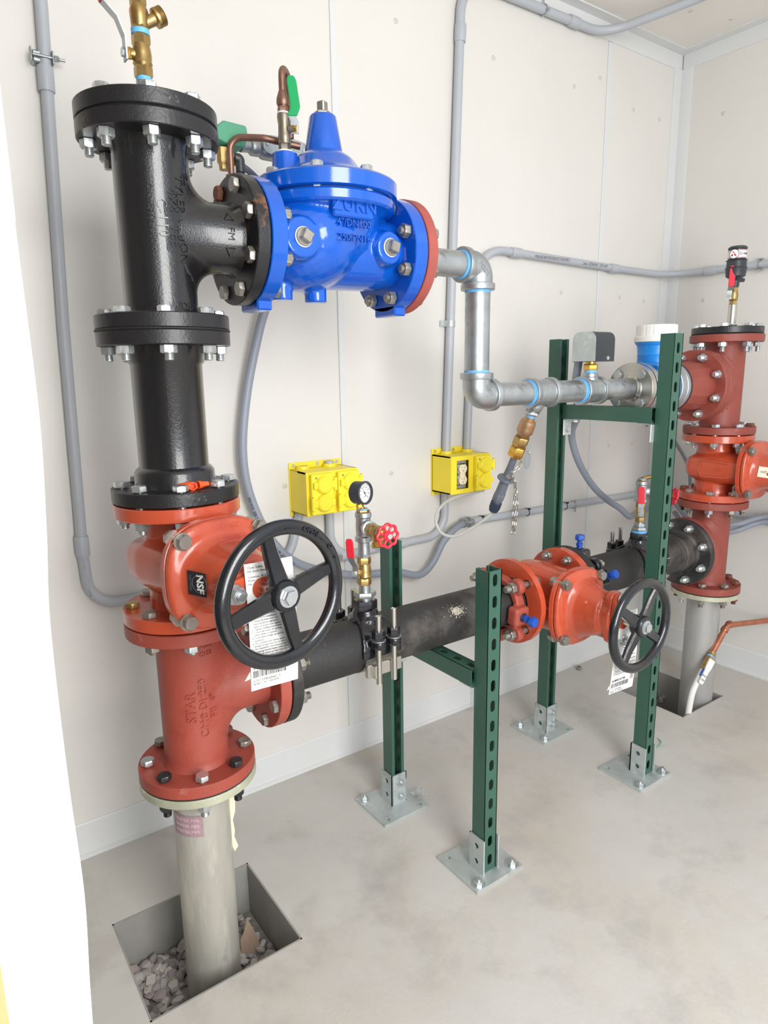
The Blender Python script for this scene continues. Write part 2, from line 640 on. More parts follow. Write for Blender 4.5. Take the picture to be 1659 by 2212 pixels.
# door post beside the camera: white edge, orange board next to it
edge = [(-0.343, 1.9), (-0.343, 1.34), (-0.3436, 1.275), (-0.343, 1.19), (-0.346, 1.13), (-0.3495, 1.08), (-0.350, 0.99), (-0.349, 0.92), (-0.352, 0.857), (-0.354, 0.80), (-0.3545, 0.74), (-0.354, 0.6), (-0.3535, 0.3), (-0.353, 0.0)]
from_ = edge
edge = [(p.x, p.z) for p in spline([(a, 0, b) for a, b in from_], 6)]
outl = edge + [(-0.41, 0.0), (-0.41, 1.9)]
g = G().plate(outl, [], (0, -0.81, 0), X, Z, 0.055)
struct('door_1', g, m_jamb, smooth=60)
g = G().box((-0.425, -0.842, 0.46), (0.063, 0.06, 0.92), bev=0.004)
struct('trim_7', g, m_orange)

# ------------------------------------------------------------------ fittings shared by both columns
JL = [1.613, 1.283, 0.982, 0.7531, 0.423]
LX = 1.8965
ZU, ZD = 1.448, 0.588        # axis heights: upper outlet of the left column, lower run
ZM = 1.147                   # meter run
FR, FT = 0.1143, 0.0245      # flange radius, thickness


def tee_body(c, run, br, h, l, R=0.0625, Rb=0.0605, fr=0.042, n=48):
    """run cylinder of half length h, branch of length l (to its flange face) with a flared junction"""
    g = G()
    c, a, b = V(c), V(run).normalized(), V(br).normalized()
    t = a.cross(b)
    e = FT
    g.lathe(c, a, [(-h + e - .001, R + 0.008), (-h + e + 0.006, R + 0.002), (-h + e + 0.016, R), (h - e - 0.016, R), (h - e - 0.006, R + 0.002), (h - e + .001, R + 0.008)], n)
    K = 7
    rings = []
    for k in range(-1, K + 3):
        ring = []
        for i in range(n):
            ph = 2 * PI * i / n
            cs, sn = math.cos(ph), math.sin(ph)
            f = fr * cs * cs + 0.002
            if k <= K:
                al = max(k, 0) / K * PI / 2
                rho = Rb + f * (1 - math.sin(al))
                y = rho * sn
                xm = math.sqrt(max(R * R - y * y, 0))
                x = xm + f * (1 - math.cos(al)) - (0.004 if k < 0 else 0)
            elif k == K + 1:
                rho, x = Rb, l - e - 0.012
            else:
                rho, x = Rb + 0.007, l - e + 0.001
            ring.append(c + b * x + a * (rho * cs) + t * (rho * sn))
        rings.append(g.vs(ring))
    for A, B in zip(rings, rings[1:]):
        for i in range(n):
            g.f([A[i], A[(i + 1) % n], B[(i + 1) % n], B[i]])
    bmesh.ops.recalc_face_normals(g.bm, faces=g.bm.faces)
    return g


def flange(parent, o, ax, m, t=FT, r=FR, name='flange', hole=0.0, label=None):
    g = G()
    rim_disc(g, o, ax, r, t, hole)
    return obj(name, g, m, parent, label)


TB = 2 * FT + 0.003
CPH = 30.5                   # bolts are turned a little off the pipe axes on the left column

# ---- left column, top to bottom
t = thing('blind_flange', (0, 0, JL[0]), 'round black blind flange capping the tall left column, zinc bolts round it', 'flange')
flange(t, (0, 0, JL[0] + 0.0015), Z, m_blkf, name='cover_plate')
g = G()
rim_disc(g, (0, 0, JL[0] - 0.0015), Z, FR - 0.002, 0.003)
obj('gasket', g, m_gasket, t)
bolts(t, (0, 0, JL[0]), Z, TB, m_bolt, phase=CPH, stick=0.012)

ctr = V((0, 0, (JL[0] + JL[1]) / 2))
t = thing('pipe_tee', ctr, 'glossy black cast pipe tee with raised lettering, below the blind flange at upper left', 'pipe fitting')
obj('body', tee_body(ctr, Z, X, 0.165, 0.1645), m_blk, t, smooth=60)
flange(t, (0, 0, JL[0] - 0.0015 - FT), Z, m_blkf)
flange(t, (0, 0, JL[1] + 0.0015), Z, m_blkf)
flange(t, (0.1635 - FT, 0, ZU), X, m_blkf)
g = LG(t, m_blk)


def colt(g, body, size, z0, az, r=0.0625, depth=0.003, c=(0, 0), flip=False):
    """raised lettering running down a vertical pipe; az = azimuth in degrees of the line"""
    d = V((math.cos(math.radians(az)), math.sin(math.radians(az)), 0))
    g.text(body, size, wrapped((c[0], c[1], z0), Z if flip else -Z, d, r - 0.0006, True), depth, spacing=1.05)


colt(g, 'TYLER UNION', 0.021, 1.462, -66)
colt(g, '4X4   TEE', 0.021, 1.463, -80)
colt(g, 'C-110', 0.023, 1.462, -97)
colt(g, 'CA 237283802', 0.016, 1.462, -112)
d = V((math.cos(math.radians(-72)), math.sin(math.radians(-72)), 0))
g.text('INDIA', 0.02, wrapped((0, 0, 1.322), Z, d, 0.062, False), 0.0022)
g.text('FM', 0.018, wrapped((0.112, 0, ZU), X, -Y, 0.0600, False), 0.0022)
g = G()
for s in (1, -1):
    fn = wrapped((0.112, 0, ZU), X, -Y, 0.0600, False)
    tri = [(s * 0.024, -0.009), (s * 0.038, 0), (s * 0.024, 0.009)]
    lp = tri + [(s * 0.028, -0.001)]
    for a, b in ((0, 1), (1, 2), (2, 0)):
        p, q = tri[a], tri[b]
        g.tube([fn(p[0], p[1], 0.0008), fn((p[0] + q[0]) / 2, (p[1] + q[1]) / 2, 0.0008), fn(q[0], q[1], 0.0008)], 0.0011, 6)
obj('arrow_mark', g, m_blk, t)

g = G()
rim_disc(g, (0, 0, JL[1] - 0.002), Z, FR + 0.0015, 0.004)
SP = thing('pipe_spool', (0, 0, JL[2]), 'straight glossy black pipe spool between two black flanges on the left column', 'pipe')
obj('gasket', g, m_gasket, SP)
flange(SP, (0, 0, JL[1] - 0.0015 - FT), Z, m_blkf)
flange(SP, (0, 0, JL[2] + 0.0015), Z, m_blkf)
g = G().lathe((0, 0, 0), Z, [(JL[2] + FT, 0.075), (JL[2] + FT + 0.004, 0.0725), (JL[2] + 0.052, 0.0715), (JL[2] + 0.058, 0.067), (JL[2] + 0.062, 0.062), (JL[1] - 0.058, 0.062), (JL[1] - 0.053, 0.0665),
                             (JL[1] - FT - 0.004, 0.0672), (JL[1] - FT, 0.069)], 56)
obj('barrel', g, m_blk, SP, smooth=50)
bolts(SP, (0, 0, JL[1]), Z, TB, m_bolt, phase=CPH, stick=0.012)
bolts(SP, (0, 0, JL[2]), Z, TB + 0.002, m_bolt, phase=CPH + 1, stick=0.009)

# red tee at the bottom of the left column
ctr = V((0, 0, ZD))
t = thing('pipe_tee', ctr, 'brick red pipe tee low on the left column, raised size lettering, dusty bottom flange', 'pipe fitting')
obj('body', tee_body(ctr, Z, X, 0.165, 0.1645, fr=0.048), m_primer, t, smooth=60)
flange(t, (0, 0, JL[3] - 0.0015 - FT), Z, m_primer)
flange(t, (0, 0, JL[4] + 0.0015), Z, m_primer)
flange(t, (0.1635 - FT, 0, ZD), X, m_primer)
g = LG(t, m_primer)
colt(g, 'STAR', 0.026, 0.585, -111, flip=True)
colt(g, 'C110 DI 250', 0.022, 0.580, -90, flip=True)
colt(g, 'FIL 4"', 0.021, 0.580, -71, flip=True)
colt(g, '23A25', 0.018, 0.585, -54, flip=True)
d = V((math.cos(math.radians(-80)), math.sin(math.radians(-80)), 0))
g.text('INDIA', 0.017, wrapped((0, 0, 0.706), Z, d, 0.0625, False), 0.002)
g.text('C153', 0.012, wrapped((0, 0, 0.689), Z, d, 0.0625, False), 0.002)
bolts(t, (0, 0, JL[3]), Z, TB, m_bolt, phase=CPH, stick=0.006, mats={5: m_brass, 6: m_boltd, 4: m_boltd})

# riser under the left column
t = thing('riser_pipe', (0, 0, -0.3), 'galvanised steel riser pipe standing in the near gravel pit, peeling label and tape', 'pipe')
g = G().lathe((0, 0, 0), Z, [(-0.3, 0.057), (JL[4] - 0.017, 0.057)], 56)
m_riser = mat('grey_steel_pipe', '#bdbab0', 0.42, 0.45, var=0.10, vs=5, stretch=(6, 6, 1), spots=(('#8d8983', 5, 0.62, 0.68), ('#d6d3c8', 3, 0.5, 0.7)))
obj('pipe', g, m_riser, t)
flange(t, (0, 0, JL[4] - 0.0185), Z, m_yzinc, 0.017, FR + 0.001, label='pale greenish galvanised flange')
g = G()
rim_disc(g, (0, 0, JL[4] - 0.0015), Z, FR - 0.001, 0.003)
obj('gasket', g, m_gasket, t)
bolts(t, (0, 0, JL[4] + 0.004), Z, 0.050, m_bolt, phase=CPH, stick=0.014, mats={1: m_boltd, 4: m_boltd, 6: m_blkf, 0: m_blkf, 2: m_boltr})
g = G()
K = 10
fn = wrapped((0, 0, 0), Z, V((math.cos(math.radians(-141)), math.sin(math.radians(-141)), 0)), 0.0574, False)
A = [g.vs([fn(-0.034 + 0.068 * i / K, zz, 0.0004) for i in range(K + 1)]) for zz in (0.303, 0.350)]
for i in range(K):
    g.f([A[0][i], A[0][i + 1], A[1][i + 1], A[1][i]])
obj('label', g, m_purple, t)
g = G()
for i in range(3):
    g.text('WATER PIPE', 0.010, wrapped((0, 0, 0.340 - i * 0.013), Z, V((math.cos(math.radians(-141)), math.sin(math.radians(-141)), 0)), 0.0579, False), 0.0003)
obj('label_print', g, m_pink, t)
g = G()
strp = [(0.0, 0.345), (0.012, 0.347), (0.010, 0.31), (0.004, 0.29), (0.007, 0.265), (0.005, 0.25), (0.012, 0.228), (0.004, 0.215), (-0.002, 0.235), (-0.006, 0.26), (-0.003, 0.285), (-0.005, 0.30)]
dd = V((math.cos(math.radians(-22)), math.sin(math.radians(-22)), 0))
g.plate([(a, b) for a, b in strp], [], dd * 0.057, V((0.82, -0.57, 0)), Z, 0.0012)
obj('tape_strip', g, m_ivory, t)


# ------------------------------------------------------------------ gate valves
def frame(o, lat, stem, flow):
    return Matrix.Translation(V(o)) @ Matrix((V(lat), V(stem), V(flow))).transposed().to_4x4()


def superel(a, b, n=40, p=2.6):
    out = []
    for i in range(n):
        t = 2 * PI * i / n
        c, s = math.cos(t), math.sin(t)
        out.append((a * math.copysign(abs(c) ** (2 / p), c), b * math.copysign(abs(s) ** (2 / p), s)))
    return out


def loft(g, secs):
    """secs: list of (y, a, b, p) super-ellipse sections in the local lateral/flow plane"""
    rings = [g.vs([(x, y, z) for x, z in superel(a, b, 40, p)]) for y, a, b, p in secs]
    for A, B in zip(rings, rings[1:]):
        for i in range(40):
            g.f([A[i], B[i], B[(i + 1) % 40], A[(i + 1) % 40]])
    g.f(rings[0])
    g.f(rings[-1][::-1])


WHEEL_R = 0.108


def handwheel(parent, M, y, rot, wr=WHEEL_R):
    g = G(M)
    g.torus((0, y, 0), (0, 1, 0), wr, 0.0125, 72, 16, 0.86)
    hw = obj('handwheel', g, m_wheel, parent)
    for k in range(4):
        a = rot + k * PI / 2
        d = V((math.cos(a), 0, math.sin(a)))
        s = V((-math.sin(a), 0, math.cos(a)))
        g = G(M)
        L = wr - 0.006
        rings = []
        for r, hwid, th, dy in ((0.016, 0.0165, 0.009, 0.0), (0.03, 0.0150, 0.0075, -0.001), (0.07, 0.0125, 0.0065, -0.003), (L, 0.0105, 0.0065, -0.002)):
            o = d * r + V((0, y + dy, 0))
            rings.append(g.vs([o + s * hwid + V((0, th * .4, 0)), o + s * hwid * .75 + V((0, th, 0)), o - s * hwid * .75 + V((0, th, 0)), o - s * hwid + V((0, th * .4, 0)),
                               o - s * hwid - V((0, th * .6, 0)), o + s * hwid - V((0, th * .6, 0))]))
        for A, B in zip(rings, rings[1:]):
            for i in range(6):
                g.f([A[i], A[(i + 1) % 6], B[(i + 1) % 6], B[i]])
        g.f(rings[0])
        g.f(rings[-1])
        bmesh.ops.recalc_face_normals(g.bm, faces=g.bm.faces)
        obj('spoke', g, m_wheel, hw)
    g = G(M)
    g.lathe((0, y, 0), (0, 1, 0), [(-0.016, 0.02), (-0.014, 0.025), (0.004, 0.0275), (0.011, 0.0265), (0.0145, 0.0235), (0.0145, 0.014)], 32)
    obj('hub', g, m_wheel, hw)
    g = G(M)
    g.lathe((0, y + 0.0145, 0), (0, 1, 0), [(0, 0.0172), (0.002, 0.0172), (0.0022, 0)], 24)
    g.hexa((0, y + 0.016, 0), (0, y + 0.0245, 0), 0.0125)
    obj('wheel_nut', g, m_bolt, hw)
    return hw


def valve(name, o, lat, stem, flow, hf, label, mbody, wheel_rot, end_a=True, end_b=True, mj=False):
    """local x = lateral, y = stem, z = flow"""
    M = frame(o, lat, stem, flow)
    t = thing(name, o, label, 'valve')
    g = G(M)
    g.lathe((0, 0, 0), (0, 0, 1), [(-hf + .012, 0.066), (-hf + 0.036, 0.064), (hf - 0.036, 0.064), (hf - .012, 0.066)], 40)
    loft(g, [(-0.078, 0.03, 0.02, 2.4), (-0.072, 0.07, 0.036, 2.6), (-0.05, 0.088, 0.046, 3), (0.0, 0.092, 0.054, 3), (0.09, 0.088, 0.056, 2.6), (0.128, 0.090, 0.060, 2.5)])
    for s in (1, -1):   # raised ribs on the neck
        g.box((0, 0.06, s * 0.055), (0.02, 0.12, 0.012), bev=0.004)
    b = obj('body', g, mbody, t)
    remesh(b, 0.0042, 5)
    g = G(M)
    loft(g, [(0.122, 0.1, 0.094, 2.7), (0.1235, 0.103, 0.097, 2.7), (0.1345, 0.103, 0.097, 2.7), (0.1355, 0.101, 0.095, 2.7)])
    obj('body_flange', g, mbody, t)
    g = G(M)
    loft(g, [(0.137, 0.101, 0.095, 2.7), (0.138, 0.103, 0.097, 2.7), (0.148, 0.103, 0.097, 2.7), (0.153, 0.094, 0.088, 2.6), (0.158, 0.082, 0.070, 2.4), (0.172, 0.074, 0.060, 2.2), (0.205, 0.062, 0.052, 2.1), (0.228, 0.050, 0.044, 2.2)])
    loft(g, [(0.215, 0.036, 0.034, 3), (0.252, 0.034, 0.033, 3), (0.256, 0.032, 0.03, 3)])
    loft(g, [(0.236, 0.068, 0.026, 4), (0.256, 0.068, 0.026, 4)])
    for s in (1, -1):
        g.box((s * 0.05, 0.20, 0), (0.028, 0.10, 0.012), bev=0.003)
    b = obj('bonnet', g, mbody, t)
    remesh(b, 0.0035, 4)
    for sx in (1, -1):
        for sz in (1, -1):
            bolt(t, M @ V((sx * 0.075, 0.139, sz * 0.070)), V(stem), 0.028, m_boltd, 0.004, 0.0135, 0.007, ('head', 'nut'), twist=random.uniform(0, 1), name='bonnet_bolt', washer=True)
    g = G(M)
    loft(g, [(0.257, 0.064, 0.022, 3), (0.258, 0.066, 0.024, 3), (0.266, 0.066, 0.024, 3), (0.268, 0.026, 0.022, 2), (0.28, 0.022, 0.020, 2)])
    obj('packing_gland', g, mbody, t)
    for s in (1, -1):
        bolt(t, M @ V((s * 0.052, 0.262, 0)), -V(stem), 0.014, m_bolt, 0.006, 0.0145, 0.008, ('head', 'nut'), name='gland_bolt', washer=True)
    g = G(M)
    g.cyl((0, 0.275, 0), (0, 0.325, 0), 0.011, 20)
    obj('stem', g, m_ss, t)
    if end_b:
        flange(t, M @ V((0, 0, hf - 0.0015 - FT)), flow, mbody)
    if end_a:
        flange(t, M @ V((0, 0, -hf + 0.0015)), flow, mbody)
    hw = handwheel(t, M, 0.325, wheel_rot)
    return t, M, hw


LAMBDA = math.radians(9)
st = V((math.sin(LAMBDA), -math.cos(LAMBDA), 0))
lt = V((-math.cos(LAMBDA), -math.sin(LAMBDA), 0))
t, MVL, hwl = valve('gate_valve', (0, 0, (JL[2] + JL[3]) / 2), lt, st, Z, (JL[2] - JL[3]) / 2,
                    'large orange red gate valve on the left column with a black four spoke handwheel', m_ored, math.radians(-14))
# raised letters on the wheel rim
g = LG(hwl, m_wheel, 'rim_lettering', MVL)


def rim_text(g, body, size, a0, r=WHEEL_R, y=0.325):
    def fn(x, yy, z):
        a = math.radians(a0) - x / r
        q = r + yy
        return V((-math.cos(a) * q, y + 0.0100 - 0.55 * (yy / 0.0125) ** 2 * 0.004 + z, math.sin(a) * q))
    # plane x/z seen from +y is mirrored: read from the front
    g.text(body, size, fn, 0.0030, bold=0.0003)


rim_text(g, 'OPEN', 0.013, 62)
rim_text(g, '-', 0.018, 47)
rim_text(g, 'C', 0.012, 36)
rim_text(g, '-----', 0.012, 84)
rim_text(g, 'o', 0.012, 24)
# certification sticker on the bonnet shoulder
P0, uu, vv = V((0.0705, 0.186, 0.004)), V((-0.34, 0.94, 0)), V((0, 0, 1))
n0 = uu.cross(vv)
g = G(MVL)
g.plate([(-0.020, -0.020), (0.018, -0.022), (0.019, 0.019), (-0.019, 0.021)], [], P0, uu, vv, 0.0008)
stk = obj('certification_sticker', g, m_ink, t)


def stf(dx, dy, up=0.0009):
    return lambda x, y, z: P0 + uu * (dx + y) + vv * (dy - x) + n0 * (z + up)


g = G(MVL)
g.text('NSF', 0.019, stf(0.006, 0.0), 0.0004, bold=0.0006)
obj('sticker_print', g, m_paper, stk)
g = G(MVL)
g.text('CERTIFIED', 0.006, stf(-0.014, 0.0), 0.0004)
g.torus(P0 + uu * 0.005 + n0 * 0.001, n0, 0.0150, 0.0006, 30, 6)
obj('sticker_ring', g, m_grey, stk)
# raised casting marks on the bonnet flange
g = G(MVL)
g.text('53106C', 0.011, lambda x, y, z: V((-0.015 - x, 0.1535 - y * 0.35 + z, 0.082 + y)), 0.0016)
obj('lettering', g, m_ored, t)

# middle valve, lying in the lower run
MX = 1.0
t, MVM, hwm = valve('gate_valve', (MX, 0, ZD), Z, (0.03, -1, 0), X, 0.113, 'orange red gate valve between the green posts in the black lower run', m_ored, math.radians(35), end_a=False)
g = G()
hol = [[(0.0905 * math.cos(a) + 0.0125 * math.cos(k * PI / 5), 0.0905 * math.sin(a) + 0.0125 * math.sin(k * PI / 5)) for k in range(10)] for a in (PI / 4, 3 * PI / 4, 5 * PI / 4, 7 * PI / 4)]
g.plate([(0.1165 * math.cos(i * PI / 24), 0.1165 * math.sin(i * PI / 24)) for i in range(48)], hol + [[(0.069 * math.cos(i * PI / 16), 0.069 * math.sin(i * PI / 16)) for i in range(32)]], (MX - 0.113, 0, ZD), Y, Z, 0.018)
obj('joint_flange', g, m_ored, t, 'bolting flange with four holes')
bolts(t, (MX + 0.113, 0, ZD), X, TB, m_boltd, stick=0.012, heads=('head', 'nut'))

# right column valve (its stem side leaves the frame)
t, MVR, hwr = valve('gate_valve', (LX, 0, (JL[2] + JL[3]) / 2), -X, -Y, Z, (JL[2] - JL[3]) / 2, 'orange red gate valve in the right column, cut by the frame edge', m_ored, math.radians(40))
g = LG(t, m_ored, 'lettering', MVR)
fl = lambda dy, dz: (lambda x, y, z: V((0.0885 + z, dy + x, dz + y)))
g.text('60106-53M', 0.017, fl(0.03, 0.0), 0.002)
g.text('4IN', 0.017, lambda x, y, z: V((0.0865 + z, 0.095 - y, x)), 0.002)
g.text('DI', 0.016, lambda x, y, z: V((0.0585 + z, x, -0.066 + y)), 0.002)
g = G(MVR)
g.tube(arc_path([(0.086, 0.09, 0.024), (0.0895, 0.0, 0.028), (0.087, -0.02, 0.0), (0.0895, 0.0, -0.028), (0.086, 0.09, -0.024)], 0.01, 4), 0.0035, 8)
obj('cast_rib', g, m_ored, t)
g = G(MVR)
P1, u1 = V((0.0655, 0.195, 0.006)), V((-0.34, 0.94, 0))
g.plate([(-0.018, -0.016), (0.016, -0.019), (0.018, 0.015), (-0.015, 0.018)], [], P1, u1, (0, 0, 1), 0.001)
stk = obj('sticker', g, m_ivory, t)
g = G(MVR)
g.text('NSF', 0.011, planar(P1 + u1.cross(Z) * 0.0012, u1, Z), 0.0004)
obj('sticker_print', g, m_grey, stk)


# paper tags hanging behind the handwheels
def hang_tag(o, u, v, label, wd=0.083, ht=0.205, full=True):
    o, u, v = V(o), V(u).normalized(), V(v).normalized()
    n = u.cross(v).normalized()
    t = thing('paper_tag', o, label, 'tag')

    def bend(x, y):
        return n * (0.006 * math.sin((-y / ht) * PI) + 0.003 * math.sin(x / wd * PI))
    g = G()
    K = 8
    rows_f, rows_b = [], []
    for j in range(K + 1):
        y = -ht * j / K
        xs = [-wd / 2, -wd / 4, 0, wd / 4, wd / 2]
        rows_f.append(g.vs([o + u * x + v * y + bend(x, y) for x in xs]))
        rows_b.append(g.vs([o + u * x + v * y + bend(x, y) - n * 0.0006 for x in xs]))
    for j in range(K):
        for i in range(4):
            g.f([rows_f[j][i], rows_f[j + 1][i], rows_f[j + 1][i + 1], rows_f[j][i + 1]])
            g.f([rows_b[j][i], rows_b[j][i + 1], rows_b[j + 1][i + 1], rows_b[j + 1][i]])
    obj('card', g, m_paper, t)
    P = lambda dx, dy: (lambda x, y, z: o + u * (dx + x) + v * (dy + y) + bend(dx + x, dy + y) + n * (0.0004 + z))
    g = G()
    L = -wd / 2 + 0.004
    for s, sz, dy in (('Clow Valve', 0.0058, -0.007), ('902 South Second St', 0.005, -0.013), ('Oskaloosa, IA 52577', 0.0048, -0.022), ('Phone: (641) - 673-8611', 0.0048, -0.0275), ('Fax: (641) - 673', 0.0048, -0.033)):
        g.text(s, sz, P(L, dy), 0.0002, 'LEFT')
    for k, s in enumerate(('Read the warning and instructions below', 'We will not be responsible for any loss', 'improper handling, failure to properly', 'interior of the valve and adjacent piping', 'installing the valve. We recommend these',
                           'steps prior to installation.', '1. Check all bolts and nuts for tightness.', '   nuts should be tightened evenly. Care', '   taken to avoid over tightening the bolts', '2. Tighten stuffing box follower.',
                           '3. Check direction of opening for compliance', '   other valves in system.', '4. Cycle valve wedge up and down to be sure', '   clearance.', '5. On screwed end valves, apply joint grease',
                           '   thread of pipe and not in valve joint.', '6. For maximum corrosion protection we', '   wrapping buried valves with polyethylene', '7. Install all valves so that they are supported', '   from piping system stresses.')):
        g.text(s, 0.0043, P(L, -0.066 - k * 0.0047), 0.0002, 'LEFT')
    g.text('2638042101750', 0.0075, P(L, -0.172), 0.0002, 'LEFT', bold=0.0002)
    g.text('LOC STAGING  1', 0.0062, P(L, -0.196), 0.0002, 'LEFT')
    g.text('08/08/25   WC - 00018978', 0.004, P(L, -0.2015), 0.0002, 'LEFT')
    x = L
    rnd = random.Random(5)
    while x < wd / 2 - 0.022:
        bw = rnd.choice((0.0005, 0.0008, 0.0013))
        a = [o + u * q + v * r + bend(q, r) + n * 0.0005 for q, r in ((x, -0.190), (x + bw, -0.190), (x + bw, -0.178), (x, -0.178))]
        g.f(g.vs(a))
        x += bw + rnd.choice((0.0006, 0.0009, 0.0012))
    for k in range(9):
        a = [o + u * q + v * r + bend(q, r) + n * 0.0005 for q, r in ((wd / 2 - 0.017, -0.180 + k * 0.0018), (wd / 2 - 0.004, -0.180 + k * 0.0018), (wd / 2 - 0.004, -0.1792 + k * 0.0018), (wd / 2 - 0.017, -0.1792 + k * 0.0018))]
        g.f(g.vs(a))
    for k in range(7):
        a = [o + u * q + v * r + bend(q, r) + n * 0.0005 for q, r in ((wd / 2 - 0.030 + k * .0014, -0.022), (wd / 2 - 0.0293 + k * .0014, -0.022), (wd / 2 - 0.0293 + k * .0014, -0.006), (wd / 2 - 0.030 + k * .0014, -0.006))]
        g.f(g.vs(a))
    obj('print', g, m_ink, t)
    g = G()
    g.plate([(-0.052, -0.192), (-0.020, -0.150), (0.0, -0.152), (-0.02, -0.187)], [], o - n * 0.004, u, v, 0.0006)
    obj('back_card', g, m_ivory, t)
    g = G()
    g.plate([(-0.002, -0.05), (0.014, -0.028), (0.03, -0.045), (0.012, -0.062)], [], o - n * 0.003, u, v, 0.0006)
    obj('back_card', g, m_ivory, t)
    g = G()
    g.tube([o + v * -0.006, o + v * 0.012 - n * 0.01, o + v * 0.016 - n * 0.022], 0.0008, 6)
    obj('tie_wire', g, m_ss, t)
    return t


hang_tag((0.052, -0.272, 0.912), V((1, 0.02, 0)), V((0.02, 0.05, 1)), 'white printed instruction tag hanging behind the handwheel of the left gate valve', 0.083, 0.212)
hang_tag((1.025, -0.272, 0.605), V((1, 0.0, 0)), V((0.10, 0.06, 1)), 'white printed instruction tag hanging behind the handwheel of the middle gate valve', 0.088, 0.205)

# ------------------------------------------------------------------ small pipe fittings
def hexnip(g, o, ax, prof):
    """prof: list of (t0, t1, r, kind) with kind 'h' hexagon or 'c' cylinder"""
    a = V(ax).normalized()
    o = V(o)
    for t0, t1, r, k in prof:
        if k == 'h':
            g.hexa(o + a * t0, o + a * t1, r)
        else:
            g.rod(o + a * t0, o + a * t1, r, 24, 0.0008)
    return g


def threads(g, o, ax, t0, t1, r, pitch=0.002):
    p = []
    q = t0
    while q < t1:
        p += [(q, r), (q + pitch * 0.5, r * 0.955)]
        q += pitch
    p.append((t1, r))
    return g.lathe(o, ax, p, 24)


def lever(parent, pts, w, wn, m_sl, split, name='lever_handle', t=0.0028, text=None):
    """flat steel lever along pts (width direction wn), vinyl sleeve from point index split on"""
    pts = [V(p) for p in pts]
    wn = V(wn).normalized()

    def ribbon(g, P, w, th):
        rings = []
        for i, p in enumerate(P):
            a = P[max(i - 1, 0)]
            b = P[min(i + 1, len(P) - 1)]
            d = (b - a).normalized()
            nn = d.cross(wn).normalized()
            rings.append(g.vs([p + wn * w / 2 + nn * th / 2, p - wn * w / 2 + nn * th / 2, p - wn * w / 2 - nn * th / 2, p + wn * w / 2 - nn * th / 2]))
        for A, B in zip(rings, rings[1:]):
            for i in range(4):
                g.f([A[i], A[(i + 1) % 4], B[(i + 1) % 4], B[i]])
        g.f(rings[0][::-1])
        g.f(rings[-1])
        bmesh.ops.recalc_face_normals(g.bm, faces=g.bm.faces)
    g = G()
    ribbon(g, pts[:split + 1], w, t)
    lv = obj(name, g, m_galv, parent, smooth=20)
    g = G()
    ribbon(g, pts[split:-1] + [pts[-2].lerp(pts[-1], 0.84), pts[-1]], w * 1.22, t * 2.0)
    e1, e0 = pts[-1], pts[-2]
    dd = (e1 - e0).normalized()
    for vx in g.bm.verts:
        if abs((vx.co - e1).dot(dd)) < w * 0.12:
            q = (vx.co - e1)
            vx.co = e1 + q - wn * q.dot(wn) * 0.38 + dd * 0.0
    bmesh.ops.bevel(g.bm, geom=list(g.bm.edges), offset=t * 0.45, segments=2, affect='EDGES')
    sl = obj('handle_sleeve', g, m_sl, lv, smooth=40)
    if text:
        a, b = pts[split], pts[-1]
        d = (b - a).normalized()
        nn = text[1]
        c = a.lerp(b, 0.5)
        g = G()
        u = d
        v = V(nn).cross(u).normalized()
        g.text(text[0], w * 0.5, planar(c + V(nn).normalized() * t * 1.0, u, v), 0.0006)
        obj('embossing', g, text[2], sl)
    return lv


def ball_valve(o, ax, piv, label, k=1.0, m=None, tapes=True, group=None):
    """brass ball valve from o along ax, total length 0.066*k; returns thing"""
    m = m or m_brass
    a = V(ax).normalized()
    o = V(o)
    t = thing('ball_valve', o, label, 'valve', group)
    g = G()
    hexnip(g, o, a, [(0, 0.017 * k, 0.0160 * k, 'h'), (0.050 * k, 0.066 * k, 0.0160 * k, 'h')])
    g.lathe(o, a, [(0.015 * k, 0.0135 * k), (0.019 * k, 0.0155 * k), (0.021 * k, 0.0165 * k), (0.023 * k, 0.0155 * k), (0.034 * k, 0.0162 * k), (0.044 * k, 0.0150 * k), (0.051 * k, 0.0135 * k)], 28)
    p = V(piv).normalized()
    c = o + a * 0.033 * k
    g.cyl(c, c + p * 0.021 * k, 0.0085 * k, 20)
    b = obj('body', g, m, t)
    b['kind'] = 'thing'
    g = G()
    g.hexa(c + p * 0.019 * k, c + p * 0.026 * k, 0.0095 * k)
    g.cyl(c + p * 0.026 * k, c + p * 0.034 * k, 0.0045 * k, 14)
    obj('packing_nut', g, m_brassb, t)
    g = G()
    g.hexa(c + p * 0.0295 * k, c + p * 0.0345 * k, 0.0075 * k)
    obj('handle_nut', g, m_bolt, t)
    return t, c + p * 0.028 * k


def tape_ring(parent, o, ax, t0, t1, r, m=None):
    g = G()
    d = V(ax).normalized()
    L = t1 - t0
    g.lathe(V(o) + d * t0, d, [(0, r), (L * .2, r * 1.012), (L * .4, r), (L * .6, r * 1.012), (L * .8, r), (L, r * 1.008)], 28)
    obj('thread_tape', g, m or m_tape, parent)


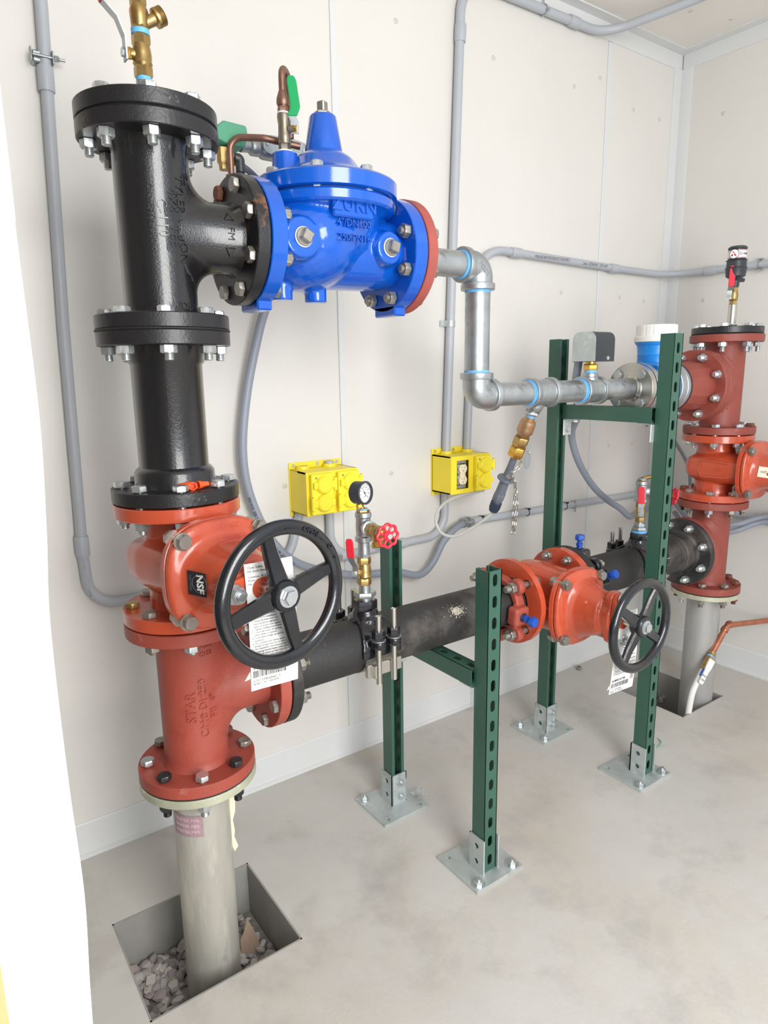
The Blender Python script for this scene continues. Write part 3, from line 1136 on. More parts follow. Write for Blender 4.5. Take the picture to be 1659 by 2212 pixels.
# ---- brass valve and hose outlet on top of the left column
t, pv = ball_valve((0, 0, 1.690), Z, -X, 'brass ball valve with red lever on top of the tall left column', 0.96)
tape_ring(t, (0, 0, 0), Z, 1.681, 1.691, 0.0125)
g = G()
hexnip(g, (0, 0, 1.6385), Z, [(0, 0.012, 0.021, 'h'), (0.011, 0.046, 0.0130, 'c')])
obj('pipe_stub', g, m_galv, t)
lever(t, [pv + V((0, 0, -0.012)), pv + V((0, 0, 0.022)), pv + V((-0.010, 0, 0.048)), pv + V((-0.030, 0, 0.066)), pv + V((-0.032, 0, 0.078)), pv + V((-0.036, 0, 0.15))], 0.017, Y, m_red, 3)
t = thing('hose_outlet', (0, 0, 1.756), 'brass fitting with a short angled hose outlet above the ball valve at upper left', 'pipe fitting')
g = G()
hexnip(g, (0, 0, 1.759), Z, [(0.036, 0.066, 0.0135, 'h'), (0.062, 0.09, 0.0115, 'c'), (0.0, 0.006, 0.0150, 'h')])
g.lathe((0, 0, 1.759), Z, [(0.004, 0.0135), (0.018, 0.0145), (0.028, 0.0150), (0.036, 0.0125), (0.040, 0.0105)], 28)
obj('body', g, m_brass, t)
g = G()
dr = V((0.80, -0.10, 0.50)).normalized()
oo = V((0.0, 0, 1.766))
g.lathe(oo, dr, [(0.006, 0.0085), (0.028, 0.0095), (0.030, 0.0150), (0.034, 0.0155)], 28)
threads(g, oo, dr, 0.033, 0.044, 0.0150)
obj('outlet', g, m_brass, t)
tape_ring(t, (0, 0, 0), Z, 1.7525, 1.760, 0.0145)

# three wire connectors on the flange
for i, (x, y, d, sp, lab) in enumerate((((-0.011, -0.0755), 0, V((0.9, -0.2, 0)), 1, 'orange wire connector lying beside a bolt head, leftmost of the three'), ((0.004, -0.0800), 0, V((-0.35, -0.93, 0)), 1, 'orange wire connector seen end on, middle one of the three'),
                                        ((0.022, -0.0815), 0, V((-0.9, -0.22, 0)), 1, 'orange wire connector lying on the black flange, rightmost of the three'))):
    g = G()
    o = V((x[0], x[1], JL[2] + 0.0015 + FT + 0.0075))
    d = d.normalized()
    g.lathe(o - d * 0.011, d, [(0, 0.0038), (0.001, 0.0045), (0.014, 0.0060), (0.016, 0.0072), (0.022, 0.0076), (0.022, 0.0058), (0.012, 0.0045), (0.012, 0)], 14)
    tag(obj('wire_connector', g, m_owire), lab, 'connector', 'wire connectors on the flange')

# ------------------------------------------------------------------ blue control valve
VX = 0.342
t = thing('control_valve', (VX, 0, ZU), 'glossy blue automatic control valve bolted between black tee and galvanised pipe', 'valve')
g = G()
g.lathe((0, 0, ZU), X, [(0.185, 0.070), (0.205, 0.068), (0.26, 0.076), (0.34, 0.076), (0.42, 0.074), (0.46, 0.071), (0.485, 0.068), (0.498, 0.070)], 48)
g.lathe((VX, 0, 0), Z, [(1.40, 0.03), (1.42, 0.075), (1.45, 0.092), (1.48, 0.102), (1.508, 0.110), (1.516, 0.13), (1.534, 0.13)], 64)
K = 16
for e in (((0.300, -0.006, 1.462), (0.118, 0.106, 0.093)),):
    M = Matrix.Translation(e[0]) @ Matrix.Rotation(math.radians(-28), 4, 'Y') @ Matrix.Diagonal((*e[1], 1))
    gg = G(M)
    gg.sph((0, 0, 0), 1.0, 40)
    me = bpy.data.meshes.new('tmp')
    gg.bm.to_mesh(me)
    g.bm.from_mesh(me)
    bpy.data.meshes.remove(me)
g.lathe((0.231, 0, 1.447), -Y, [(0.05, 0.044), (0.098, 0.038), (0.106, 0.034)], 40)
g.lathe((0.437, 0, 1.449), -Y, [(0.04, 0.040), (0.082, 0.033), (0.089, 0.029)], 40)
g.cyl((0.232, -0.01, 1.346), (0.232, -0.01, 1.40), 0.021, 32)
g.cyl((0.307, -0.01, 1.344), (0.307, -0.01, 1.40), 0.022, 32)
remesh(obj('body', g, m_blue, t), 0.0030, 2)
for x0, ax in ((0.1665, X), (0.4825, X)):
    fl_ = flange(t, (x0, 0, ZU), X, m_blue, 0.031)
    g = G().box((x0 + 0.0155, 0, ZU - 0.113), (0.031, 0.075, 0.022), bev=0.003)
    obj('foot', g, m_blue, fl_)
g = G()
rim_disc(g, (VX, 0, 1.514), Z, 0.137, 0.0225, c=0.004, n=72)
obj('body_rim', g, m_blue, t)
g = G()
rim_disc(g, (VX, 0, 1.5365), Z, 0.131, 0.002, n=64)
obj('gasket', g, m_navy, t)
g = G()
g.lathe((VX, 0, 0), Z, [(1.5385, 0.137), (1.5405, 0.143), (1.5655, 0.143), (1.5695, 0.139), (1.573, 0.12), (1.583, 0.092), (1.596, 0.072), (1.611, 0.061), (1.618, 0.054), (1.628, 0.0375), (1.640, 0.0355), (1.692, 0.0265), (1.695, 0.024), (1.695, 0)], 72)
cv = obj('cover', g, m_blue, t, smooth=40)
for bx, by in ((-0.076, 0.018), (0.062, 0.045)):
    g = G()
    g.lathe((VX + bx, by, 0), Z, [(1.570, 0.030), (1.600, 0.0255), (1.6185, 0.0245), (1.6205, 0.022)], 32)
    obj('boss', g, m_blue, cv)
g = G()
g.rod((VX, 0, 1.694), (VX, 0, 1.6985), 0.0165, 24)
obj('tape_ring', g, m_wtape, cv)
g = G()
g.hexa((VX, 0, 1.6975), (VX, 0, 1.7025), 0.0165)
g.box((VX, 0, 1.711), (0.0165, 0.0165, 0.02), Matrix.Rotation(0.45, 3, 'Z'), bev=0.002)
obj('square_plug', g, m_boltd, cv)
bolts(t, (VX, 0, 1.555), Z, 0.030, m_bolt, phase=8, bc=0.1235, stick=0.003, tr=0.0065, hr=0.0115, name='cover_bolt')
bolts(t, (0.165 + 0.003, 0, ZU), -X, 0.0595, m_boltd, stick=0.004, mats={2: m_boltr}, hr=0.0142)
bolts(t, (0.4985 + 0.013, 0, ZU), X, 0.062, m_boltd, stick=0.007, hr=0.0142)
for c, rot in (((0.231, -0.106, 1.447), 0.5), ((0.437, -0.089, 1.449), 0.25)):
    g = G()
    g.rod(c, V(c) - Y * 0.003, 0.0180, 28)
    tr_ = obj('tape_ring', g, m_wtape, t)
    g = G()
    g.rod(V(c) - Y * 0.003, V(c) - Y * 0.006, 0.0165, 24)
    g.box(V(c) - Y * 0.012, (0.0205, 0.016, 0.0205), Matrix.Rotation(rot, 3, 'Y'), bev=0.002)
    obj('square_plug', g, m_boltd, t, 'bronze coloured square plug')
g = G().box((0.334, -0.098, 1.509), (0.090, 0.040, 0.042), bev=0.003)
npl = obj('name_plate', g, m_blue, t)
g = G()
pl = planar((0.334, -0.1178, 1.509), X, Z)
g.text('ZURN', 0.034, pl, 0.0034, spacing=1.1, bold=0.0005)
obj('lettering', g, m_blue, npl)
g = G()
g.text('4"/DN100', 0.018, planar((0.334, -0.1110, 1.478), X, V((0, .12, 1))), 0.006)
obj('lettering', g, m_blue, t)
g = G()
g.text('250/PN16', 0.018, planar((0.334, -0.1115, 1.453), X, V((0, -0.02, 1))), 0.006)
obj('lettering', g, m_blue, t)

# pilot piping on the blue valve
PX, PY = VX - 0.076, 0.018
t = thing('ball_valve', (PX, PY, 1.62), 'small bronze ball valve with green lever standing on the blue valve cover', 'valve')
g = G()
hexnip(g, (PX, PY, 1.6245), Z, [(0, 0.013, 0.0115, 'h'), (0.012, 0.02, 0.012, 'c')])
g.lathe((PX, PY, 1.64), Z, [(0, 0.0105), (0.004, 0.0125), (0.012, 0.0115), (0.03, 0.0105), (0.045, 0.0125), (0.05, 0.0115)], 24)
cpv = V((PX + 0.006, PY - 0.008, 1.662))
pd = V((0.75, -0.66, 0)).normalized()
g.cyl(cpv, cpv + pd * 0.010, 0.007, 16)
obj('body', g, mat('dull_bronze', '#93897a', 0.4, 0.8, var=0.1, vs=60), t)
g = G()
g.rod((PX, PY, 1.6205), (PX, PY, 1.6255), 0.0150, 20)
g.rod((PX, PY, 1.689), (PX, PY, 1.693), 0.0115, 20)
obj('thread_tape', g, m_wtape, t)
g = G()
g.hexa(cpv + pd * 0.010, cpv + pd * 0.017, 0.0065)
obj('handle_nut', g, m_brassb, t)
lv = cpv + pd * 0.012
lever(t, [lv + V((0, 0, -0.008)), lv + V((0, 0, 0.014)), lv + V((-0.004, 0.002, 0.022)), lv + V((0.002, -0.002, 0.038)), lv + V((-0.003, 0.003, 0.092))], 0.0150, V((0.85, -0.53, 0)), m_hgreen, 2)
t = thing('copper_tube', (PX, PY, 1.693), 'brown copper tube looping over from the green handled valve', 'tube')
g = G()
hexnip(g, (PX, PY, 1.693), Z, [(0, 0.009, 0.0105, 'h'), (0.008, 0.012, 0.009, 'c')])
g.lathe((PX, PY, 1.704), Z, [(0, 0.0105), (0.004, 0.0122), (0.012, 0.0118), (0.022, 0.0085), (0.026, 0.0070)], 20)
obj('flare_nut', g, m_copperd, t)
g = G()
bxp = V((PX + 0.030, PY + 0.03, 0))
g.tube(arc_path([(PX, PY, 1.725), (PX, PY, 1.772), (bxp.x, bxp.y, 1.772), (bxp.x, bxp.y, 1.66)], 0.018, 8), 0.0066, 14)
obj('tube', g, m_copperd, t)
t = thing('copper_tube', (0.2, 0.11, 1.5), 'long copper tube arching from behind the black flange to the blue valve cover', 'tube')
g = G()
g.tube(arc_path([(0.196, 0.115, 1.50), (0.196, 0.115, 1.664), (0.25, 0.07, 1.659), (0.315, 0.045, 1.648)], [0.024, 0.03], 8), 0.0066, 14)
obj('tube', g, m_copperd, t)
t = thing('solenoid_valve', (0.205, 0.15, 1.6), 'green box shaped solenoid on a brass body behind the black tee outlet', 'valve')
g = G()
g.plate([(-0.032, -0.015), (-0.034, 0.008), (-0.018, 0.021), (0.030, 0.019), (0.032, 0.008), (0.026, -0.021), (-0.012, -0.021)], [], (0.207, 0.178, 1.674), X, Z, 0.056)
bmesh.ops.bevel(g.bm, geom=[e for e in g.bm.edges if len(e.link_faces) == 2 and e.calc_face_angle(0) > 0.5], offset=0.002, segments=1, affect='EDGES')
obj('coil_housing', g, m_sol, t, 'green painted coil housing')
g = G()
g.lathe((0.198, 0.15, 1.652), -Z, [(0, 0.0155), (0.026, 0.0155), (0.030, 0.0125), (0.04, 0.0115)], 8)
g.hexa((0.206, 0.135, 1.632), (0.206, 0.135, 1.618), 0.0085)
obj('valve_body', g, m_brass, t)
g = G()
g.tube([(0.199, 0.136, 1.60), (0.199, 0.136, 1.50)], 0.0055, 12)
obj('copper_leg', g, m_copper, t)
t = thing('junction_fitting', (0.30, 0.16, 1.67), 'grey cast conduit body with rounded cover behind the blue valve cover', 'conduit fitting')
g = G()
g.cyl((0.236, 0.155, 1.664), (0.262, 0.158, 1.668), 0.0115, 20)
g.lathe((0.258, 0.158, 1.667), X, [(0, 0.013), (0.004, 0.0165), (0.018, 0.0165), (0.022, 0.0145)], 24)
g.box((0.335, 0.16, 1.668), (0.115, 0.036, 0.040), bev=0.015, seg=4)
obj('housing', g, m_alum, t, smooth=60)
g = G()
g.plate(superel(0.052, 0.019, 32, 4), [], (0.333, 0.141, 1.673), X, Z, 0.0025)
obj('cover_plate', g, m_galv, t)
g = G()
for x in (0.29, 0.376):
    g.lathe((x, 0.1385, 1.673), -Y, [(0, 0.004), (0.0015, 0.0035), (0.0018, 0)], 12)
obj('screw', g, m_bolt, t)['kind'] = 'stuff'
t = thing('braided_hose', (0.22, 0.14, 1.61), 'thin braided steel hose running behind the blue valve cover', 'hose')
g = G()
hs = spline([(0.226, 0.13, 1.620), (0.250, 0.14, 1.612), (0.28, 0.15, 1.596), (0.31, 0.16, 1.578)], 10)
g.tube(hs, [0.0062 + 0.0006 * (i % 2) for i in range(len(hs))], 12)
obj('hose', g, m_grey, t)
g = G()
hexnip(g, (0.222, 0.128, 1.56), Z, [(0.03, 0.046, 0.0085, 'h'), (0.0, 0.03, 0.005, 'c')])
g.tube(arc_path([(0.222, 0.128, 1.606), (0.222, 0.128, 1.632), (0.212, 0.13, 1.632)], 0.012, 6), 0.0095, 14)
obj('elbow_end', g, m_swblk, t)

# ------------------------------------------------------------------ galvanised run to the meter
XE = 0.757
PR = 0.0300


def galv_elbow(c, d1, d2, label, r=0.0345, Rc=0.040, arm=0.052):
    c, d1, d2 = V(c), V(d1), V(d2)
    t = thing('pipe_elbow', c, label, 'pipe fitting')
    g = G()
    g.tube(arc_path([c + d1 * arm, c, c + d2 * arm], Rc, 14), r, 32)
    obj('body', g, m_galv, t, smooth=60)
    for d in (d1, d2):
        g = G()
        g.lathe(c + d * (arm - 0.014), d, [(0, r * 0.98), (0.001, r + 0.005), (0.003, r + 0.0062), (0.015, r + 0.0062), (0.0165, r + 0.005), (0.0165, PR)], 40)
        obj('collar', g, m_galv, t)
    return t


def nipple(p, q, label, tapes=(1, 1), r=PR, group=None):
    p, q = V(p), V(q)
    d = (q - p).normalized()
    L = (q - p).length
    t = thing('pipe_nipple', p, label, 'pipe', group)
    obj('pipe', G().cyl(p, q, r, 40), m_galv, t)
    for on, o, dd in ((tapes[0], p, d), (tapes[1], q, -d)):
        if on:
            tape_ring(t, o, dd, 0.001, 0.011, r + 0.0008)
            g = G()
            threads(g, o, dd, 0.011, 0.019, r + 0.0004, 0.0016)
            obj('thread', g, m_galv, t)
    return t


def galv_tee(x, br, brr, label, hw=0.042, bl=0.048, r=0.0345, z=ZM):
    c = V((x, 0, z))
    br = V(br).normalized()
    t = thing('pipe_tee', c, label, 'pipe fitting')
    g = G()
    g.lathe(c - X * hw, X, [(0, r), (2 * hw, r)], 36)
    g.lathe(c, br, [(0, brr + 0.004), (r + 0.002, brr + 0.0055), (r + 0.006, brr + 0.002), (bl - 0.012, brr + 0.001)], 32)
    obj('body', g, m_galv, t)
    for s in (-1, 1):
        g = G()
        g.lathe(c + X * s * (hw - 0.013), X * s, [(0, r * 0.98), (0.001, r + 0.004), (0.003, r + 0.0052), (0.014, r + 0.0052), (0.0155, r + 0.0035), (0.0155, PR)], 40)
        obj('collar', g, m_galv, t)
    g = G()
    g.lathe(c + br * (bl - 0.013), br, [(0, brr), (0.001, brr + 0.004), (0.011, brr + 0.004), (0.0125, brr + 0.003), (0.0125, brr * 0.8)], 32)
    obj('collar', g, m_galv, t)
    return t


t = thing('companion_flange', (0.5145, 0, ZU), 'red rubber faced flange between blue valve and galvanised pipe', 'flange')
flange(t, (0.5150, 0, ZU), X, mat('red_gasket', '#a05048', 0.75, var=0.1, vs=20, bump=0.4, bs=220), 0.024, 0.1165)
g = G()
g.lathe((0.539, 0, ZU), X, [(0, 0.052), (0.012, 0.047), (0.016, 0.043), (0.016, PR)], 36)
obj('hub', g, m_primer, t)
nipple((0.545, 0, ZU), (0.716, 0, ZU), 'galvanised pipe leaving the blue valve towards the upper elbow', (0, 0))
t = galv_elbow((XE, 0, ZU), -X, -Z, 'upper galvanised pipe elbow turning down, beside the red gasket')
tape_ring(t, (XE - 0.0530, 0, ZU), -X, 0, 0.007, PR + 0.002)
g = G()
g.text('MECO', 0.014, wrapped((XE - 0.011, 0, ZU - 0.011), V((0.707, 0, -0.707)), -Y, 0.0340, True), 0.0022)
obj('lettering', g, m_galv, t)
nipple((XE, 0, ZU - 0.049), (XE, 0, ZM + 0.049), 'vertical galvanised pipe between the two elbows, blue tape at both ends', (1, 1))
t = galv_elbow((XE, 0, ZM), Z, X, 'lower galvanised pipe elbow turning right')
g = G()
g.text('MECO', 0.013, wrapped((XE + 0.011, 0, ZM + 0.011), V((0.707, 0, -0.707)), -Y, 0.0340, True), 0.0022)
obj('lettering', g, m_galv, t)
nipple((XE + 0.049, 0, ZM), (0.945, 0, ZM), 'galvanised pipe between lower elbow and first tee', (1, 1))
bdir = V((0, 0.43, -0.90)).normalized()
t = galv_tee(0.985, bdir, 0.018, 'galvanised tee with its outlet pointing down to the brass coupling')
tape_ring(t, (0.9435, 0, ZM), -X, 0, 0.006, PR + 0.003)
nipple((1.026, 0, ZM), (1.150, 0, ZM), 'galvanised pipe between the two tees below the black pressure switch', (0, 1))
t = galv_tee(1.190, Z, 0.017, 'galvanised tee carrying the black pressure switch', 0.040)
tape_ring(t, (1.1505, 0, ZM), -X, 0, 0.006, PR + 0.003)
nipple((1.229, 0, ZM), (1.385, 0, ZM), 'galvanised pipe entering the stainless meter flange', (0, 0))

# pressure switch
t = thing('pressure_switch', (1.19, 0, ZM + 0.05), 'black box shaped pressure switch with grey side plate above the galvanised tee', 'switch')
g = G()
hexnip(g, (1.19, 0, ZM + 0.046), Z, [(0.010, 0.027, 0.0205, 'h'), (0.022, 0.036, 0.014, 'c'), (0, 0.012, 0.013, 'c')])
obj('brass_fitting', g, m_brassb, t)
tape_ring(t, (1.19, 0, ZM), Z, 0.048, 0.056, 0.0160)
sw = [(-0.040, 0), (0.040, 0), (0.040, 0.058)] + [(0.040 - 0.022 + 0.022 * math.cos(i * PI / 12), 0.058 + 0.022 * math.sin(i * PI / 12)) for i in range(1, 7)] + [(-0.018 + 0.022 * math.cos(i * PI / 12), 0.058 + 0.022 * math.sin(i * PI / 12)) for i in range(6, 13)]
SWM = Matrix.Translation((1.192, -0.005, ZM + 0.079))
g = G(SWM)
g.plate([(-a, b) for a, b in sw], [], (0.040, 0, 0), -Y, Z, 0.080)
hsg = obj('housing', g, m_swblk, t)
g = G(SWM)
g.plate([(-a * 0.97, 0.001 + b * 0.985) for a, b in sw], [[(0.012 + 0.009 * math.cos(i * PI / 8), 0.062 + 0.009 * math.sin(i * PI / 8)) for i in range(16)]], (-0.0403, 0, 0), -Y, Z, 0.0015)
obj('side_plate', g, m_galvp, t, 'grey steel side plate')
g = G(SWM)
g.lathe((-0.0404, -0.012, 0.062), -X, [(0, 0.009), (0.001, 0.009), (0.001, 0)], 20)
obj('knockout', g, m_galvp, t)
g = G(SWM)
g.rod((0.02, 0.01, 0.042), (0.052, 0.01, 0.042), 0.022, 24, 0.003)
obj('end_knob', g, m_swblk, t)
g = G(SWM)
g.lathe((0.012, -0.0402, 0.009), -Y, [(0, 0.0058), (0.0015, 0.005), (0.0016, 0)], 14)
obj('screw', g, m_bolt, t)
g = G(SWM)
g.plate([(-0.01, 0), (0.02, 0), (-0.004, -0.028)], [], (0.018, 0.03, 0), X, Z, 0.012)
obj('bracket', g, m_swblk, t)

# stainless flanges and the water meter
t = thing('companion_flange', (1.38, 0, ZM), 'round stainless flange on the left of the blue meter, four bolts', 'flange')
g = G()
rim_disc(g, (1.376, 0, ZM), X, 0.0765, 0.021, 0.0)
obj('disc', g, m_ss, t)
g = G()
g.lathe((1.376, 0, ZM), -X, [(0, 0.041), (0.004, 0.038), (0.007, 0.035), (0.007, 0.030)], 36)
obj('hub', g, m_ss, t)
g = G()
g.torus((1.368, 0, ZM), X, 0.0318, 0.0028, 36, 8)
obj('weld_bead', g, m_ss, t)
g = G()
rim_disc(g, (1.397, 0, ZM), X, 0.0755, 0.006)
obj('gasket', g, m_gasket, t)
bolts(t, (1.3985, 0, ZM), -X, 0.045, m_bolt, 4, 0.0572, 45, stick=0.004, hr=0.0142)
t = thing('water_meter', (1.49, 0, ZM), 'bright blue water meter with ribbed white cap behind the tall green post', 'meter')
g = G()
rim_disc(g, (1.403, 0, ZM), X, 0.0765, 0.018)
obj('flange', g, m_alum, t)
g = G()
rim_disc(g, (1.530, 0, ZM), X, 0.0765, 0.0295)
obj('flange', g, m_alum, t)
g = G()
g.lathe((1.42, 0, ZM), X, [(0, 0.052), (0.02, 0.05), (0.03, 0.056), (0.118, 0.056), (0.128, 0.05), (0.148, 0.052)], 40)
g.lathe((1.494, 0, ZM), Z, [(0, 0.05), (0.062, 0.05), (0.064, 0.0535), (0.072, 0.0535), (0.074, 0.0515), (0.096, 0.0515), (0.098, 0.0525), (0.10, 0.0515), (0.125, 0.054), (0.131, 0.0595), (0.136, 0.0605)], 44)
obj('body', g, m_mblue, t)
g = G()
g.box((1.45, -0.03, ZM + 0.062), (0.045, 0.05, 0.014), Matrix.Rotation(0.4, 3, 'Y'), bev=0.003)
for k in range(5):
    a = -PI / 2 + (k - 2) * 0.3
    g.box((1.494 + 0.0525 * math.cos(a), 0.0525 * math.sin(a), ZM + 0.055), (0.005, 0.006, 0.014), Matrix.Rotation(a, 3, 'Z'), bev=0.001)
obj('bayonet_ring', g, m_mblue, t)
n = 96
g = G()
prof = [(ZM + 0.136, 0.0625, 0), (ZM + 0.138, 0.064, 0), (ZM + 0.150, 0.0635, 0), (ZM + 0.152, 0.0605, 0), (ZM + 0.156, 0.059, 1), (ZM + 0.183, 0.0585, 1), (ZM + 0.1855, 0.057, 0), (ZM + 0.1855, 0.0, 0)]
rings = []
for z, r, rib in prof:
    if r == 0:
        rings.append(g.vs([(1.494, 0, z)]) * n)
    else:
        rings.append(g.vs([(1.494 + (r - (0.0016 if rib and i % 6 == 0 else 0)) * math.cos(2 * PI * i / n), (r - (0.0016 if rib and i % 6 == 0 else 0)) * math.sin(2 * PI * i / n), z) for i in range(n)]))
for A, B in zip(rings, rings[1:]):
    for i in range(n):
        q = []
        for v in (A[i], A[(i + 1) % n], B[(i + 1) % n], B[i]):
            if v not in q:
                q.append(v)
        g.f(q)
obj('cap', g, m_white, t, 'ribbed white cap', smooth=20)
g = G()
g.tube(spline([(1.448, -0.04, ZM + 0.055), (1.47, -0.07, ZM + 0.03), (1.51, -0.072, ZM + 0.018), (1.56, -0.06, ZM + 0.012)], 8), 0.0014, 8)
obj('seal_wire', g, m_gwire, t)

# ------------------------------------------------------------------ right column
JR = [JL[2] + 0.3302, JL[2], JL[3], JL[4]]
t = thing('reducing_flange', (1.70, 0, ZM), 'brick red coned reducing flange to the right of the meter', 'flange')
g = G()
g.lathe((0, 0, ZM), X, [(1.584, 0.050), (1.586, 0.068), (1.61, 0.070), (1.66, 0.078), (1.706, 0.081)], 16)
obj('cone', g, m_primer2, t, smooth=20)
flange(t, (1.7305 - FT, 0, ZM), X, m_primer2)
g = G()
rim_disc(g, (1.5600, 0, ZM), X, 0.0765, 0.016)
obj('end_ring', g, m_alum, t, 'grey flange ring')
g = G()
rim_disc(g, (1.576, 0, ZM), X, 0.0772, 0.008)
obj('gasket', g, m_gasket, t)
bolts(t, (1.731, 0, ZM), X, TB, m_bolt, stick=0.016, hr=0.0135)
bolts(t, (1.566, 0, ZM), -X, 0.030, m_bolt, 4, 0.060, 45, stick=0.003, hr=0.0115)

ctr = V((LX, 0, ZM))
t = thing('pipe_tee', ctr, 'brick red pipe tee at the top of the right column', 'pipe fitting')
obj('body', tee_body(ctr, Z, -X, 0.165, 0.1645), m_primer2, t, smooth=60)
flange(t, (LX, 0, JR[0] - 0.0015 - FT), Z, m_primer2)
flange(t, (LX, 0, JR[1] + 0.0015), Z, m_primer2)
flange(t, (LX - 0.1635 + FT, 0, ZM), -X, m_primer2)
bolts(t, (LX, 0, JR[1]), Z, TB, m_bolt, stick=0.006, mats={0: m_boltr})
t = thing('blind_flange', (LX, 0, JR[0]), 'black blind flange on top of the brick red right column', 'flange')
flange(t, (LX, 0, JR[0] + 0.0015), Z, m_blkf, 0.021, FR - 0.004, 'cover_plate')
g = G()
rim_disc(g, (LX, 0, JR[0] - 0.0015), Z, FR - 0.004, 0.003)
obj('gasket', g, m_gasket, t)
bolts(t, (LX, 0, JR[0] - 0.002), Z, TB - 0.002, m_bolt, stick=0.017)
t = thing('pipe_plug', (LX - 0.02, -0.06, JR[0]), 'small round steel plug lying on the right column blind flange', 'plug')
g = G()
g.rod((LX + 0.030, -0.045, JR[0] + 0.0335), (LX + 0.050, -0.035, JR[0] + 0.0335), 0.011, 20)
obj('disc', g, m_ss, t)

ctr = V((LX, 0, ZD))
t = thing('pipe_tee', ctr, 'brick red pipe tee at the bottom of the right column behind the black flange', 'pipe fitting')
obj('body', tee_body(ctr, Z, -X, 0.165, 0.1645), m_primer2, t, smooth=60)
flange(t, (LX, 0, JR[2] - 0.0015 - FT), Z, m_primer2)
flange(t, (LX, 0, JR[3] + 0.0015), Z, m_primer2)
flange(t, (LX - 0.1635 + FT, 0, ZD), -X, m_primer2)
bolts(t, (LX, 0, JR[2]), Z, TB, m_boltd, stick=0.012, mats={3: m_boltr, 4: m_boltr, 2: m_boltr, 6: m_bolt})
t = thing('riser_pipe', (LX, 0, -0.3), 'galvanised steel riser pipe in the far floor pit under the right column', 'pipe')
m_riser2 = mat('dull_grey_pipe', '#aeacaa', 0.45, 0.4, var=0.10, vs=5, stretch=(6, 6, 1), spots=(('#77757a', 6, 0.66, 0.70),))
obj('pipe', G().lathe((LX, 0, 0), Z, [(-0.3, 0.057), (JR[3] - 0.017, 0.057)], 48), m_riser2, t)
flange(t, (LX, 0, JR[3] - 0.0185), Z, m_yzinc, 0.017, FR + 0.001, label='pale greenish galvanised flange')
g = G()
rim_disc(g, (LX, 0, JR[3] - 0.0015), Z, FR - 0.001, 0.003)
obj('gasket', g, m_gasket, t)
bolts(t, (LX, 0, JR[3] + 0.004), Z, 0.050, m_boltr, stick=0.012, mats={5: m_bolt, 7: m_boltd, 6: m_boltd, 2: m_boltd})

# air valve on top
AX = LX + 0.022
t, pv = ball_valve((AX, 0, 1.408), Z, V((-0.97, 0.10, 0)), 'brass ball valve with red lever below the black air valve at right', 0.86)
lever(t, [pv + V((0, 0, -0.01)), pv + V((0, 0, 0.018)), pv + V((-0.005, -0.006, 0.03)), pv + V((-0.004, -0.008, 0.096))], 0.0150, V((0.475, -0.88, 0)), m_red, 2)
g = G()
hexnip(g, (AX, 0, JR[0] + 0.0225), Z, [(0.006, 0.014, 0.020, 'h'), (0.012, 0.075, 0.0135, 'c'), (0, 0.007, 0.016, 'c')])
obj('pipe_stub', g, m_ss, t)
tape_ring(t, (AX, 0, JR[0]), Z, 0.0225, 0.030, 0.0165)
t = thing('air_valve', (AX, 0, 1.465), 'black plastic air release valve with white label band topping the right column', 'valve')
g = G()
g.lathe((AX, 0, 1.464), Z, [(0, 0.012), (0.006, 0.0135), (0.022, 0.0145), (0.030, 0.021), (0.036, 0.030), (0.058, 0.0325), (0.062, 0.0345), (0.064, 0.031), (0.070, 0.0305), (0.083, 0.030), (0.086, 0.0335), (0.089, 0.0275), (0.120, 0.0275), (0.122, 0.0295), (0.126, 0.029), (0.130, 0.024), (0.131, 0)], 40)
obj('body', g, m_swblk, t)
g = G()
g.cyl((AX + 0.01, -0.006, 1.488), (AX + 0.026, -0.016, 1.488), 0.006, 14)
obj('drain_port', g, m_swblk, t)
lo = V((-0.88, -0.475, 0)).normalized()
g = G()
K = 24
fn = wrapped((AX, 0, 1.568), Z, lo, 0.0279, False)
for z0, z1, lab, mm in ((-0.0125, 0.0125, 'label_band', m_white),):
    A = [g.vs([fn(-0.044 + 0.088 * i / K, zz, 0.0004) for i in range(K + 1)]) for zz in (z0, z1)]
    for i in range(K):
        g.f([A[0][i], A[0][i + 1], A[1][i + 1], A[1][i]])
lb = obj('label_band', g, m_white, t)
g = G()
for zz in (-0.0105, 0.0105):
    A = [g.vs([fn(-0.044 + 0.088 * i / K, zz + q, 0.0007) for i in range(K + 1)]) for q in (-0.0018, 0.0018)]
    for i in range(K):
        g.f([A[0][i], A[0][i + 1], A[1][i + 1], A[1][i]])
obj('label_stripe', g, m_pink, lb)['kind'] = 'stuff'
g = G()
g.text('D-040', 0.0115, lambda x, y, z: fn(0.0215 + x, y, z + 0.0008), 0.0003)
obj('label_print', g, m_ink, lb)
g = G()
A = g.vs([fn(-0.010, 0, 0.0016)] + [fn(-0.010 + 0.0145 * math.cos(i * PI / 14), 0.0145 * math.sin(i * PI / 14), 0.0014) for i in range(28)])
for i in range(28):
    g.f([A[0], A[1 + i], A[1 + (i + 1) % 28]])
em = obj('emblem_disc', g, m_paper, lb)
g = G()
B = [[fn(-0.010 + (0.0145 + s) * math.cos(i * PI / 14), (0.0145 + s) * math.sin(i * PI / 14), 0.0018) for i in range(28)] for s in (-0.0008, 0.0008)]
B = [g.vs(b) for b in B]
for i in range(28):
    g.f([B[0][i], B[0][(i + 1) % 28], B[1][(i + 1) % 28], B[1][i]])
obj('emblem_ring', g, m_swblk, lb)
g = G()
g.f(g.vs([fn(-0.010 + p, q, 0.0020) for p, q in ((-0.005, 0.0075), (-0.0005, 0.0075), (0.008, -0.0065), (0.003, -0.0065))]))
obj('emblem_stroke', g, m_red, lb)
g = G()
